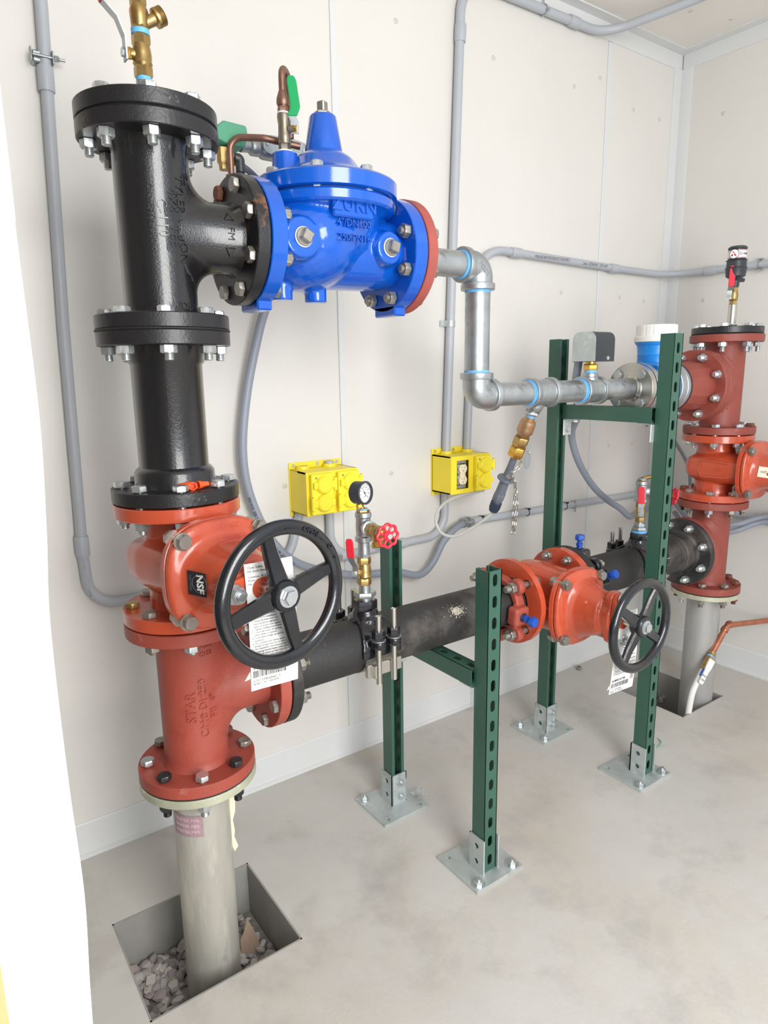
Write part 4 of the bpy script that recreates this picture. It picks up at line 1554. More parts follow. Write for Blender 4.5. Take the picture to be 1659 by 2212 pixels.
g.f(g.vs([fn(-0.010 + p, q, 0.0020) for p, q in ((-0.0075, -0.004), (-0.0055, 0.0005), (-0.0025, -0.0035), (-0.0035, -0.0065), (-0.0065, -0.0065))]))
obj('emblem_drop', g, m_ink, lb)

# ------------------------------------------------------------------ black lower run
OR = 0.0612
t = thing('pipe', (0.5, 0, ZD), 'dusty black iron pipe leaving the red bottom tee, carrying the gauge saddle', 'pipe')
obj('barrel', G().cyl((0.188, 0, ZD), (0.925, 0, ZD), OR, 56), m_blkd, t)
flange(t, (0.1665, 0, ZD), X, m_blkd)
g = G()
g.lathe((0.190, 0, ZD), X, [(0, 0.076), (0.006, 0.073), (0.018, 0.070), (0.022, 0.064)], 48)
obj('hub', g, m_blkd, t)
bolts(t, (0.165, 0, ZD), -X, TB, m_boltd, stick=0.012)
m_splash = mat('mortar_splash', '#cfc5b2', 0.9, var=0.2, vs=150)
g = G()
fn = wrapped((0.655, 0, ZD), X, V((0, -0.80, 0.60)), OR, False)
rr = random.Random(3)
for k in range(230):
    a, q = rr.uniform(0, 2 * PI), abs(rr.gauss(0, 1))
    x, y = q * 0.012 * math.cos(a), q * 0.015 * math.sin(a)
    s = rr.uniform(0.0008, 0.0052) / (1 + 0.8 * q)
    P = [fn(x + s * math.cos(i * PI / 3 + a) * rr.uniform(.6, 1), y + s * math.sin(i * PI / 3 + a) * rr.uniform(.6, 1), 0.0006) for i in range(6)]
    g.f(g.vs(P))
sp_ = obj('mortar_splash', g, m_splash, t, 'pale splash of dried mortar')
sp_['kind'] = 'stuff'
t = thing('pipe', (1.45, 0, ZD), 'dusty black iron pipe between the middle gate valve and the right column', 'pipe')
obj('barrel', G().cyl((1.12, 0, ZD), (1.71, 0, ZD), OR, 56), m_blkd, t)
flange(t, (1.7310 - FT, 0, ZD), X, m_blkd)
g = G()
g.lathe((1.655, 0, ZD), X, [(0, 0.0625), (0.004, 0.066), (0.045, 0.068), (0.053, 0.076)], 48)
obj('hub', g, m_blkd, t)
bolts(t, (1.732, 0, ZD), X, TB, m_bolt, stick=0.016, hr=0.0138)
g = G()
g.text('TYLER', 0.014, lambda x, y, z: V((1.7060 - z, 0, ZD)) + (lambda th, r: V((0, -math.cos(th) * r, math.sin(th) * r)))(math.radians(52) - x / 0.09, 0.088 + y), 0.0016)
obj('lettering', g, m_blkd, t)


def gland(xc, s, m, mb, label, lobes, wedges, stick):
    """mechanical joint restraint gland round the lower run; s = +1 when its bolts run towards +x"""
    t = thing('restraint_gland', (xc, 0, ZD), label, 'pipe clamp')
    g = G()
    g.lathe((xc - 0.014, 0, ZD), X, [(0, 0.0655), (0, 0.083), (0.028, 0.083), (0.028, 0.0655), (0, 0.0655)], 48, False)
    for a in lobes:
        a = math.radians(a)
        c = V((xc, -math.cos(a) * 0.0905, ZD + math.sin(a) * 0.0905))
        g.lathe(c - X * 0.011, X, [(0, 0.020), (0.003, 0.0225), (0.019, 0.0225), (0.022, 0.020)], 24)
    for a in wedges:
        R = Matrix.Rotation(-math.radians(a), 3, 'X')
        d = V((0, -math.cos(math.radians(a)), math.sin(math.radians(a))))
        g.box(V((xc - s * 0.012, 0, ZD)) + d * 0.082, (0.052, 0.036, 0.050), R, bev=0.006)
    remesh(obj('ring', g, m, t), 0.0032, 3)
    for a in lobes:
        a = math.radians(a)
        bolt(t, (xc + s * 0.027, -math.cos(a) * 0.0905, ZD + math.sin(a) * 0.0905), X * s, 0.078, mb, stick, 0.0155, 0.0085, ('head', 'nut'), twist=random.uniform(0, 1))
    for a in wedges:
        d = V((0, -math.cos(math.radians(a)), math.sin(math.radians(a))))
        c = V((xc - s * 0.012, 0, ZD))
        g = G()
        g.lathe(c + d * 0.096, d, [(0, 0.0125), (0.004, 0.0125), (0.006, 0.0095)], 20)
        obj('collar', g, m_gasket, t)
        g = G()
        g.lathe(c + d * 0.101, d, [(0, 0.0085), (0.008, 0.0085), (0.009, 0.0105), (0.016, 0.0105), (0.017, 0.0075), (0.024, 0.0075), (0.025, 0.0125), (0.027, 0.0142), (0.038, 0.0142), (0.041, 0.012), (0.041, 0)], 6, False)
        obj('set_screw', g, m_bolt_b, t, 'blue coated set screw')
    return t


gland(0.850, 1, m_primer, m_boltd, 'red restraint gland round the black pipe behind the slotted front post', (45, 135, 225, 315), (-4, 184, 90 + 180), 0.016)
t = gland(1.165, -1, m_wheel, m_ss, 'black restraint gland right of the middle gate valve, two blue screws', (45, 135, 225, 315), (90, 22, 200), 0.010)
flange(t, (1.1145, 0, ZD), X, m_blkd, 0.022)


# ------------------------------------------------------------------ saddles
def saddle(x, label, front=True):
    t = thing('service_saddle', (x, 0, ZD), label, 'pipe clamp')
    g = G()
    K = 20
    for r in (1,):
        rings = []
        for i in range(K + 1):
            a = math.radians(-8 + 196 * i / K)
            hw = 0.030 + 0.022 * abs(math.cos(a)) ** 1.5
            ring = []
            for rr_, xx in ((OR - 0.001, -hw), (OR + 0.009, -hw), (OR + 0.009, hw), (OR - 0.001, hw)):
                ring.append((x + xx, -math.cos(a) * rr_, ZD + math.sin(a) * rr_))
            rings.append(g.vs(ring))
        for A, B in zip(rings, rings[1:]):
            for i in range(4):
                g.f([A[i], A[(i + 1) % 4], B[(i + 1) % 4], B[i]])
        g.f(rings[0][::-1])
        g.f(rings[-1])
    g.lathe((x, 0, ZD), Z, [(0.05, 0.044), (0.066, 0.040), (0.074, 0.031), (0.086, 0.028)], 32)
    for sy in (-1, 1):
        for dx in (-0.021, 0.021):
            g.lathe((x + dx, sy * 0.083, ZD + 0.018), Z, [(0, 0.015), (0.004, 0.0175), (0.016, 0.0175), (0.018, 0.0165)], 20)
            g.box((x + dx, sy * 0.072, ZD + 0.026), (0.03, 0.026, 0.016), bev=0.004)
    bmesh.ops.recalc_face_normals(g.bm, faces=g.bm.faces)
    remesh(obj('saddle', g, m_wheel, t), 0.003, 4)
    g = G()
    g.hexa((x, 0, ZD + 0.080), (x, 0, ZD + 0.106), 0.0285)
    obj('outlet_boss', g, m_wheel, t)
    for sy in (-1, 1):
        for dx in (-0.021, 0.021):
            g = G()
            threads(g, (x + dx, sy * 0.083, ZD), Z, -0.066, 0.098 + dx * .2, 0.0068)
            st_ = obj('stud', g, m_ss, t)
            g = G()
            g.lathe((x + dx, sy * 0.083, ZD + 0.0365), Z, [(0, 0.0165), (0.0025, 0.0165), (0.0025, 0)], 20)
            obj('washer', g, m_galv, st_)
            g = G()
            g.hexa((x + dx, sy * 0.083, ZD + 0.039), (x + dx, sy * 0.083, ZD + 0.060), 0.0150)
            obj('nut', g, m_wheel, st_)
    g = G()
    rings = []
    for i in range(25):
        a = math.radians(188 + 164 * i / 24)
        rings.append(g.vs([(x + xx, -math.cos(a) * rr_, ZD + math.sin(a) * rr_) for rr_, xx in ((OR + .0003, -0.04), (OR + 0.0025, -0.04), (OR + 0.0025, 0.04), (OR + .0003, 0.04))]))
    for A, B in zip(rings, rings[1:]):
        for i in range(4):
            g.f([A[i], A[(i + 1) % 4], B[(i + 1) % 4], B[i]])
    obj('strap', g, m_ss, t)
    for sy in (-1, 1):
        g = G()
        g.box((x - 0.002, sy * 0.074, ZD - 0.034), (0.096, 0.011, 0.030), bev=0.002)
        g.box((x - 0.034, sy * 0.083, ZD - 0.034), (0.006, 0.016, 0.030), bev=0.001)
        obj('clamp_bar', g, m_ss, t)
    return t


def hose_bib(o, d, label):
    o, d = V(o), V(d).normalized()
    t = thing('hose_bib', o, label, 'valve')
    g = G()
    hexnip(g, o, d, [(0.0, 0.008, 0.0105, 'c'), (0.008, 0.020, 0.0165, 'h'), (0.044, 0.054, 0.0130, 'h')])
    g.lathe(o, d, [(0.018, 0.0125), (0.024, 0.0145), (0.038, 0.0145), (0.046, 0.0105)], 24)
    obj('body', g, m_brass, t)
    sd = (V((0, 0, -0.9)) + d * 0.35).normalized()
    g = G()
    so_ = o + d * 0.028
    g.lathe(so_, sd, [(0.008, 0.0095), (0.022, 0.0105), (0.025, 0.0145)], 24)
    threads(g, so_, sd, 0.025, 0.037, 0.0145)
    obj('spout', g, m_brassb, t)
    g = G()
    g.lathe(o, d, [(0.054, 0.0085), (0.062, 0.0080), (0.064, 0.0045), (0.088, 0.0045)], 18)
    obj('stem', g, m_brassb, t)
    c = o + d * 0.080
    u, v, a = basis(d)
    g = G()
    pts, N = [], 96
    for i in range(N):
        th = 2 * PI * i / N
        rr_ = 0.0240 + 0.0016 * math.cos(8 * th)
        pts.append(c + (u * math.cos(th) + v * math.sin(th)) * rr_)
    g.tube(pts, 0.0034, 10, closed=True)
    wh = obj('hand_wheel', g, m_red, t)
    for k in range(8):
        th = 2 * PI * (k + .5) / 8
        dd = u * math.cos(th) + v * math.sin(th)
        obj('spoke', G().tube([c + dd * 0.009, c + dd * 0.0225], [0.0030, 0.0022], 8), m_red, wh)
    g = G()
    g.lathe(c - d * 0.004, d, [(0, 0.010), (0.006, 0.0115), (0.009, 0.010), (0.009, 0.006)], 24)
    obj('hub', g, m_red, wh)
    g = G()
    g.hexa(c + d * 0.005, c + d * 0.011, 0.0062)
    obj('wheel_nut', g, m_bolt, wh)
    return t


def gauge(c, n, label, stem_from):
    c, n = V(c), V(n).normalized()
    t = thing('pressure_gauge', c, label, 'gauge')
    R = 0.0255
    g = G()
    g.lathe(c - n * 0.018, n, [(0, 0), (0, R - 0.003), (0.003, R), (0.026, R), (0.028, R + 0.0008), (0.0315, R + 0.0008), (0.0325, R - 0.001), (0.0325, R - 0.003), (0.0265, R - 0.0035)], 48, False)
    obj('case', g, m_swblk, t)
    u = V((0, 0, 1)).cross(n).normalized()
    v = n.cross(u)
    f = c + n * 0.0088
    g = G()
    g.lathe(f - n * .001, n, [(0, R - 0.0033), (0.001, R - 0.0033), (0.001, 0)], 48)
    fc = obj('dial', g, mat('dial_white', '#d9d9d8', 0.5), t, 'white dial')
    P = lambda x, y, z=0.0003: f + u * x + v * y + n * z
    g = G()
    for k in range(41):
        a = math.radians(225 - 270 * k / 40)
        r0 = 0.0165 if k % 5 == 0 else 0.018
        d = V((math.cos(a), math.sin(a), 0))
        s = V((-d.y, d.x, 0)) * (0.0005 if k % 5 == 0 else 0.0003)
        g.f(g.vs([P(*(d * q + s * e).xy) for q, e in ((r0, -1), (0.0196, -1), (0.0196, 1), (r0, 1))]))
    for k in range(9):
        a = math.radians(225 - 270 * k / 8)
        g.text(str(k * 20 if k else 0), 0.0038, lambda x, y, z: P(0.0132 * math.cos(a) + x, 0.0132 * math.sin(a) + y, 0.0003 + z), 0.0001)
    g.text('psi', 0.0036, lambda x, y, z: P(x, y - 0.0085, 0.0003 + z), 0.0001)
    pr = obj('dial_marks', g, m_ink, fc)
    pr['kind'] = 'stuff'
    g = G()
    a = math.radians(118)
    d = V((math.cos(a), math.sin(a), 0))
    s = V((-d.y, d.x, 0))
    g.f(g.vs([P(*(d * q + s * e).xy, 0.0018) for q, e in ((-0.009, -0.0009), (-0.003, -0.0006), (0.017, -0.0002), (0.017, 0.0002), (-0.003, 0.0006), (-0.009, 0.0009))]))
    g.lathe(f + n * 0.001, n, [(0, 0.0018), (0.0015, 0.0018), (0.0015, 0)], 14)
    obj('needle', g, m_ink, t)['kind'] = 'thing'
    sf = V(stem_from)
    g = G()
    top = c - n * 0.004
    g.tube([sf, V((top.x, top.y, max(sf.z + 0.004, c.z - R - 0.006))), top - V((0, 0, R - 0.002))], 0.0062, 14)
    obj('stem', g, m_brass, t)
    g = G()
    q = V((top.x, top.y, c.z - R))
    g.hexa(q - Z * 0.012, q - Z * 0.001, 0.0085)
    obj('stem_hex', g, m_brassb, t)
    return t


GX = 0.416
saddle(GX, 'black saddle clamp with steel studs round the black pipe near the large handwheel')
GN = V((-0.08, -0.997, 0)).normalized()
t = thing('pipe_nipple', (GX, 0, 0.69), 'short galvanised nipple and hex bushing on the near saddle, below the brass valve', 'pipe')
g = G()
hexnip(g, (GX, 0, ZD + 0.1055), Z, [(0, 0.008, 0.0165, 'c'), (0.008, 0.020, 0.0265, 'h'), (0.019, 0.038, 0.0135, 'c')])
obj('bushing', g, m_galv, t)
t, pv = ball_valve((GX, 0, 0.729), Z, V((-0.97, -0.22, 0)), 'brass ball valve with red lever below the near pressure gauge', 1.0)
lever(t, [pv + V((0, 0, -0.011)), pv + V((0, 0, 0.016)), pv + V((-0.010, -0.002, 0.030)), pv + V((-0.014, -0.003, 0.040)), pv + V((-0.018, -0.004, 0.084))], 0.0140, V((0.60, -0.80, 0)), m_red, 3)
t = thing('pipe_nipple', (GX, 0, 0.79), 'galvanised nipple between the brass valve and small tee below the near gauge', 'pipe')
g = G()
threads(g, (GX, 0, 0.7955), Z, 0, 0.008, 0.0136)
g.cyl((GX, 0, 0.803), (GX, 0, 0.830), 0.0133, 28)
threads(g, (GX, 0, 0.830), Z, 0, 0.010, 0.0136)
obj('pipe', g, m_galv, t)


def small_tee(x, z, d, label):
    t = thing('pipe_tee', (x, 0, z), label, 'pipe fitting')
    d = V(d).normalized()
    g = G()
    g.lathe((x, 0, z), Z, [(-0.034, 0.0175), (-0.033, 0.0195), (-0.023, 0.0195), (-0.020, 0.0165), (0, 0.0175), (0.020, 0.0165), (0.023, 0.0188), (0.031, 0.0188), (0.033, 0.0175)], 28)
    g.lathe((x, 0, z), d, [(0, 0.013), (0.020, 0.0145), (0.022, 0.0185), (0.030, 0.0185), (0.031, 0.0165)], 28)
    obj('body', g, m_galv, t)['kind'] = 'thing'
    g = G()
    hexnip(g, (x, 0, z + 0.033), Z, [(0.0, 0.006, 0.0155, 'h'), (0.006, 0.010, 0.0100, 'c')])
    obj('bushing', g, m_brass, t)
    tape_ring(t, (x, 0, z + 0.033), Z, 0.006, 0.009, 0.0112)
    return t


small_tee(GX, 0.866, GN, 'small galvanised tee carrying the near pressure gauge and red wheeled tap')
hose_bib(V((GX, 0, 0.866)) + GN * 0.026, GN, 'brass hose tap with red wheel below the near pressure gauge')
gauge((GX - 0.004, 0.0, 0.9440), V((0.30, -0.95, 0.06)), 'black cased pressure gauge in front of the yellow outlet box', (GX, 0, 0.906))

SX = 1.468
saddle(SX, 'black saddle clamp partly behind the tall green post')
t = thing('pipe_nipple', (SX, 0, 0.69), 'galvanised bushing with blue tape on the far saddle', 'pipe')
tape_ring(t, (SX, 0, ZD), Z, 0.1055, 0.112, 0.0235)
g = G()
hexnip(g, (SX, 0, ZD + 0.111), Z, [(0, 0.012, 0.024, 'h'), (0.011, 0.024, 0.018, 'h'), (0.02, 0.032, 0.0125, 'c')])
obj('bushing', g, m_galv, t)
t, pv = ball_valve((SX, 0, 0.728), Z, V((-0.80, -0.60, 0)), 'brass ball valve with red lever beside the tall green post', 0.95)
lever(t, [pv + V((0, 0, -0.010)), pv + V((0, 0, 0.020)), pv + V((0.004, 0.003, 0.030)), pv + V((0.010, 0.008, 0.085))], 0.0165, V((0.60, -0.80, 0)), m_red, 2)
t = thing('pipe_nipple', (SX, 0, 0.79), 'galvanised nipple above the brass valve behind the tall green post', 'pipe')
obj('pipe', G().cyl((SX, 0, 0.789), (SX, 0, 0.800), 0.0133, 24), m_galv, t)
BN = V((0.80, -0.60, 0)).normalized()
small_tee(SX, 0.826, BN, 'small galvanised tee behind the tall green post')
hose_bib(V((SX, 0, 0.826)) + BN * 0.026, V((0.80, -0.55, -0.22)), 'brass hose tap with red wheel between the tall green post and right column')
gauge((SX + 0.052, -0.022, 0.906), V((0.45, -0.89, 0.05)), 'pressure gauge half hidden by the tall green post', (SX, 0, 0.866))

# ------------------------------------------------------------------ green strut stands
W2 = 0.0206


def oval(w, l, n=4):
    out = []
    for s, c in ((1, l / 2 - w / 2), (-1, -(l / 2 - w / 2))):
        for i in range(n + 1):
            a = (0 if s == 1 else PI) + PI * i / n
            out.append((w / 2 * math.cos(a), c + w / 2 * math.sin(a)))
    return out


def strut(parent, name, o, along, out, length, start=0.024):
    """slotted channel from o along `along`; `out` is the direction its slotted back faces"""
    o, a, b = V(o), V(along).normalized(), V(out).normalized()
    sd = a.cross(b)
    g = G()
    P = 0.0508
    k, z = 0, 0.0
    base = o + b * W2
    th = 0.0026
    cells = []
    z = 0.0
    c = start
    while c + P / 2 < length:
        cells.append((z, c + P / 2, c))
        z = c + P / 2
        c += P
    cells.append((z, length, c if c + 0.018 < length else None))
    for z0, z1, cc in cells:
        holes = [[(x, y + cc) for x, y in oval(0.0140, 0.0290)]] if cc is not None else []
        g.plate([(-W2, z0), (W2, z0), (W2, z1), (-W2, z1)], holes, base, -sd if (-sd).cross(a).dot(b) < 0 else sd, a, th, walls=False)
    bmesh.ops.remove_doubles(g.bm, verts=g.bm.verts, dist=0.00005)
    d = -b
    prof = [(W2, 0), (W2, 2 * W2), (0.0115, 2 * W2), (0.0115, 2 * W2 - 0.008), (0.0141, 2 * W2 - 0.008), (0.0141, 2 * W2 - th), (W2 - th, 2 * W2 - th), (W2 - th, 0)]
    for s in (1, -1):
        A = [g.vs([base + sd * (s * px) + d * py + a * q for px, py in prof]) for q in (0, length)]
        for i in range(8):
            j = (i + 1) % 8
            g.f([A[0][i], A[0][j], A[1][j], A[1][i]])
        g.f(A[0])
        g.f(A[1])
    bmesh.ops.recalc_face_normals(g.bm, faces=g.bm.faces)
    return obj(name, g, m_grn, parent)


def circ2(x, y, r, n=12):
    return [(x + r * math.cos(2 * PI * i / n), y + r * math.sin(2 * PI * i / n)) for i in range(n)]


def base(parent, px, py, cx, cy, front, anchors):
    """plate centred at (px,py); socket round a post at (cx,cy); front=True closes the -y side"""
    g = G()
    hs = [circ2(sx * 0.056, sy * 0.056, 0.0075) for sx, sy in ((-1, -1), (1, -1), (1, 1), (-1, 1))]
    g.plate(rect(-0.076, -0.073, 0.076, 0.073), hs, (px, py, 0.0005), X, Y, 0.0065)
    pl = obj('base_plate', g, m_galvp, parent)
    for sx, sy in anchors:
        c = V((px + sx * 0.056, py + sy * 0.056, 0.007))
        g = G()
        g.lathe(c, Z, [(0, 0.0165), (0.002, 0.0165), (0.0022, 0.0115)], 20)
        g.hexa(c + Z * 0.002, c + Z * 0.011, 0.0115)
        g.cyl(c + Z * 0.010, c + Z * 0.017, 0.0055, 12)
        obj('anchor_bolt', g, m_bolt, pl)['kind'] = 'thing'
    g = G()
    H, q = 0.092, W2 + 0.0012
    hl = [circ2(0, 0.026, 0.0072), circ2(0, 0.068, 0.0072)]
    for s in (-1, 1):
        o = (cx + s * q, cy, 0.007)
        g.plate(rect(-q - 0.004, 0, q + 0.004, H), hl, o, Y * s, Z, 0.004)
    yy = cy - q if front else cy + q
    g.plate(rect(-q - 0.004, 0, q + 0.004, H), [], (cx, yy, 0.007), X if front else -X, Z, 0.004)
    sk = obj('socket', g, m_galvp, parent)
    if front:
        for z in (0.033, 0.075):
            g = G()
            g.hexa((cx + 0.002, yy - 0.004, z), (cx + 0.002, yy - 0.013, z), 0.0112)
            g.cyl((cx + 0.002, yy - 0.013, z), (cx + 0.002, yy - 0.02, z), 0.005, 12)
            obj('socket_bolt', g, m_bolt, sk)['kind'] = 'thing'


def angle(parent, x, y, z, s):
    g = G()
    g.box((x, y + s * 0.022, z - 0.002), (0.036, 0.044, 0.004), bev=0.001)
    g.box((x, y + s * 0.002, z - 0.026), (0.036, 0.004, 0.052), bev=0.001)
    ab = obj('corner_bracket', g, m_galvp, parent)
    ab['kind'] = 'thing'
    g = G()
    g.hexa((x, y + s * 0.032, z - 0.004), (x, y + s * 0.032, z - 0.011), 0.0105)
    obj('bracket_bolt', g, m_bolt, ab)
    g = G()
    g.hexa((x, y + s * 0.004, z - 0.034), (x, y + s * 0.011, z - 0.034), 0.0105)
    obj('bracket_bolt', g, m_bolt, ab)


def stand(A, B, pA, pB, top, zb, xb, anA, anB, label):
    t = thing('strut_stand', (xb, 0, 0), label, 'stand')
    strut(t, 'post', (A[0], A[1], 0.008), Z, -Y, top - 0.008, 0.030)
    strut(t, 'post', (B[0], B[1], 0.008), Z, Y, top - 0.008, 0.030)
    y0, y1 = A[1] + W2 + 0.0005, B[1] - W2 - 0.0005
    strut(t, 'crossbar', (xb, y0, zb - W2), Y, Z, y1 - y0, 0.022)
    base(t, *pA, *A, False, anA)
    base(t, *pB, *B, True, anB)
    angle(t, xb, y0, zb - 2 * W2 - 0.0005, 1)
    angle(t, xb, y1, zb - 2 * W2 - 0.0005, -1)
    return t


stand((0.628, -0.186), (0.607, 0.160), (0.631, -0.168), (0.594, 0.154), 0.772, 0.5265, 0.618, ((-1, -1), (1, -1)), ((-1, 1),), 'short green slotted strut stand in front, under the dusty black pipe')
stand((1.292, -0.178), (1.252, 0.168), (1.279, -0.163), (1.250, 0.174), 1.295, 1.1000, 1.275, ((-1, -1), (1, -1)), ((-1, 1), (-1, -1)), 'tall green slotted strut stand under the galvanised meter run')

# ------------------------------------------------------------------ conduits on the walls
CR = 0.0125
YC = YW - 0.0165


def conduit(label, pts, rad, r=CR, seg=10, m=None, name='conduit', cat='conduit', couplings=(), clamps=()):
    p = arc_path(pts, rad, seg)
    t = thing(name, pts[0], label, cat)
    obj('tube', G().tube(p, r, 20), m or m_pvc, t, smooth=60)
    for c, d in couplings:
        c, d = V(c), V(d).normalized()
        g = G()
        g.lathe(c - d * 0.024, d, [(0, r), (0, r + 0.0028), (0.002, r + 0.0034), (0.020, r + 0.0036), (0.028, r + 0.0036), (0.046, r + 0.0034), (0.048, r + 0.0028), (0.048, r)], 24)
        obj('coupling', g, m or m_pvc, t)
    for c, d, n in clamps:
        c, d, n = V(c), V(d).normalized(), V(n).normalized()
        s = d.cross(n)
        g = G()
        K = 14
        rings = []
        path = [s * (r + .001) - n * (r - .002)] + [s * ((r + .0016) * math.cos(PI * i / K)) + n * ((r + .0016) * math.sin(PI * i / K)) for i in range(K + 1)] + [-s * (r + .001) - n * (r - .002)]
        inner = [q - (q - (-n * r) * 0).normalized() * 0.0014 for q in path]
        for q, p_ in zip(path, inner):
            rings.append(g.vs([c + q + d * 0.009, c + q - d * 0.009, c + p_ - d * 0.009, c + p_ + d * 0.009]))
        for A, B in zip(rings, rings[1:]):
            for i in range(4):
                g.f([A[i], A[(i + 1) % 4], B[(i + 1) % 4], B[i]])
        g.f(rings[0])
        g.f(rings[-1])
        R = Matrix((s, d, n)).transposed()
        g.box(c + s * (r + 0.008) - n * (r - .001), (0.018, 0.018, 0.0018), R)
        g.box(c - s * (r + 0.008) - n * (r - .001), (0.018, 0.018, 0.0018), R)
        bmesh.ops.recalc_face_normals(g.bm, faces=g.bm.faces)
        ck = obj('pipe_clamp', g, m_galvp, t)
        g = G()
        g.hexa(c + s * (r + 0.008) - n * (r - 0.001), c + s * (r + 0.008) - n * (r - 0.006), 0.005)
        obj('clamp_screw', g, m_bolt, ck)
    return t


t = conduit('grey conduit dropping down the wall at far left and bending behind the left column', [(-0.057, YC, 2.384), (-0.059, YC, 1.95), (-0.083, YC, 1.32), (-0.095, YC, 0.80), (-0.090, YC, 0.662), (0.44, YC, 0.662), (0.487, YC, 0.824)], [0.5, 0.5, 0.3, 0.11, 0.11],
            r=0.0128, couplings=(((-0.0650, YC, 1.813), (0.02, 0, 1)), ((-0.0945, YC, 0.815), (0, 0, 1))))
g = G()
g.box((-0.070, YC + 0.004, 1.852), (0.036, 0.022, 0.024), bev=0.003)
g.hexa((-0.048, YC - 0.012, 1.852), (-0.038, YC - 0.012, 1.852), 0.006)
g.cyl((-0.088, YC - 0.012, 1.852), (-0.026, YC - 0.012, 1.852), 0.003, 12)
g.box((-0.091, YC - 0.010, 1.852), (0.003, 0.016, 0.026), bev=0.001)
g.box((-0.050, YC - 0.010, 1.852), (0.003, 0.016, 0.026), bev=0.001)
obj('pipe_clamp', g, m_galv, t)['kind'] = 'thing'
g = G()
g.text('3/4" PVC RIGID CONDUIT SCHEDULE 40', 0.006, lambda x, y, z: V((-0.0935, YC, 0.745)) + Matrix.Rotation(-0.08, 3, 'Y') @ V((y * 1, -0.0122 - z, -x)), 0.0004)
obj('printing', g, m_grey, t)['kind'] = 'stuff'

t = conduit('grey conduit joining the two yellow outlet boxes in a low loop', [(0.584, YC, 0.824), (0.584, YC, 0.666), (1.026, YC, 0.672), (1.026, YC, 0.824)], 0.095, r=0.0128, couplings=(((0.835, YC, 0.669), X), ((0.640, YC - 0.0, 0.667), X)))
g = G()
g.text('SUNLIGHT RESISTANT', 0.008, lambda x, y, z: V((0.775 + x, YC - 0.0129 - z, 0.668 + y)), 0.0004)
obj('printing', g, m_grey, t)['kind'] = 'stuff'
xs_ = 1.905
t = conduit('grey conduit rising from the second yellow box and running along under the ceiling', [(1.031, YC, 0.946), (1.083, YC, 2.322), (1.735, YC, 2.330), (1.86, 0.16, 2.366), (1.86, -0.6, 2.366)], [0.10, 0.13, 0.13], r=0.0138,
            couplings=(((1.079, YC, 2.175), (0.04, 0, 1)), ((1.575, YC, 2.328), X), ((1.86, 0.10, 2.366), Y)), clamps=(((1.046, YC, 1.352), (0.04, 0, 1), -Y),))
g = G()
g.torus((1.43, YC, 2.326), X, 0.0158, 0.0018, 24, 8)
g.cyl((1.43, YC, 2.340), (1.43, YC, 2.384), 0.0022, 10)
g.hexa((1.43, YC - 0.016, 2.320), (1.43, YC - 0.024, 2.318), 0.005)
obj('hanger', g, m_galv, t)['kind'] = 'thing'
t = conduit('grey printed conduit from the second yellow box bending right across the wall to the corner', [(1.122, YC, 0.946), (1.148, YC, 1.592), (1.84, YC, 1.575), (XW - 0.019, YC, 1.572), (XW - 0.019, -0.7, 1.562)], [0.13, 0.2, 0.12], r=0.0128,
            couplings=(((1.33, YC, 1.587), X), ((1.855, YC, 1.5745), X), ((XW - 0.019, 0.255, 1.570), Y)))
g = G()
g.text('CANTEX SCHEDULE 80 EXTRA', 0.013, lambda x, y, z: V((1.50 - x, YC - 0.0129 - z, 1.5828 - y)), 0.0004)
obj('printing', g, m_grey, t)['kind'] = 'stuff'
g = G()
g.text('3/4" (21)   A53AQ12  PVC', 0.013, lambda x, y, z: V((1.73 - x, YC - 0.0129 - z, 1.5778 - y)), 0.0004)
obj('printing', g, m_grey, t)['kind'] = 'stuff'
for yy in (0.07,):
    g = G()
    g.torus((XW - 0.019, yy, 1.569), Y, 0.0145, 0.0016, 24, 8)
    g.box((XW - 0.019, yy, 1.588), (0.020, 0.018, 0.003))
    g.box((XW - 0.019, yy, 1.549), (0.020, 0.018, 0.003))
    obj('pipe_clamp', g, m_galv, t)['kind'] = 'thing'
t = conduit('long low grey conduit running right along the back wall towards the corner', [(1.135, YC, 0.700), (2.10, YC, 0.684), (XW - 0.016, YC - 0.01, 0.668), (XW - 0.016, -0.4, 0.60)], [0.15, 0.1], r=0.0130)
for x in (1.345, 1.68):
    g = G()
    g.torus((x, YC, 0.700 - (x - 1.135) * 0.0166), X, 0.0145, 0.0016, 24, 8)
    g.cyl((x, YC - 0.010, 0.722 - (x - 1.135) * 0.0166), (x, YC - 0.010, 0.672 - (x - 1.135) * 0.0166), 0.0025, 10)
    obj('pipe_clamp', g, m_galv, t)['kind'] = 'thing'
for x in (1.19, 1.42, 1.63):
    g = G()
    g.torus((x, YC, 0.700 - (x - 1.135) * 0.0166), X, 0.0139, 0.0016, 24, 6)
    g.box((x, YC - 0.013, 0.714 - (x - 1.135) * 0.0166), (0.006, 0.008, 0.005))
    obj('cable_tie', g, m_gasket, t)['kind'] = 'thing'

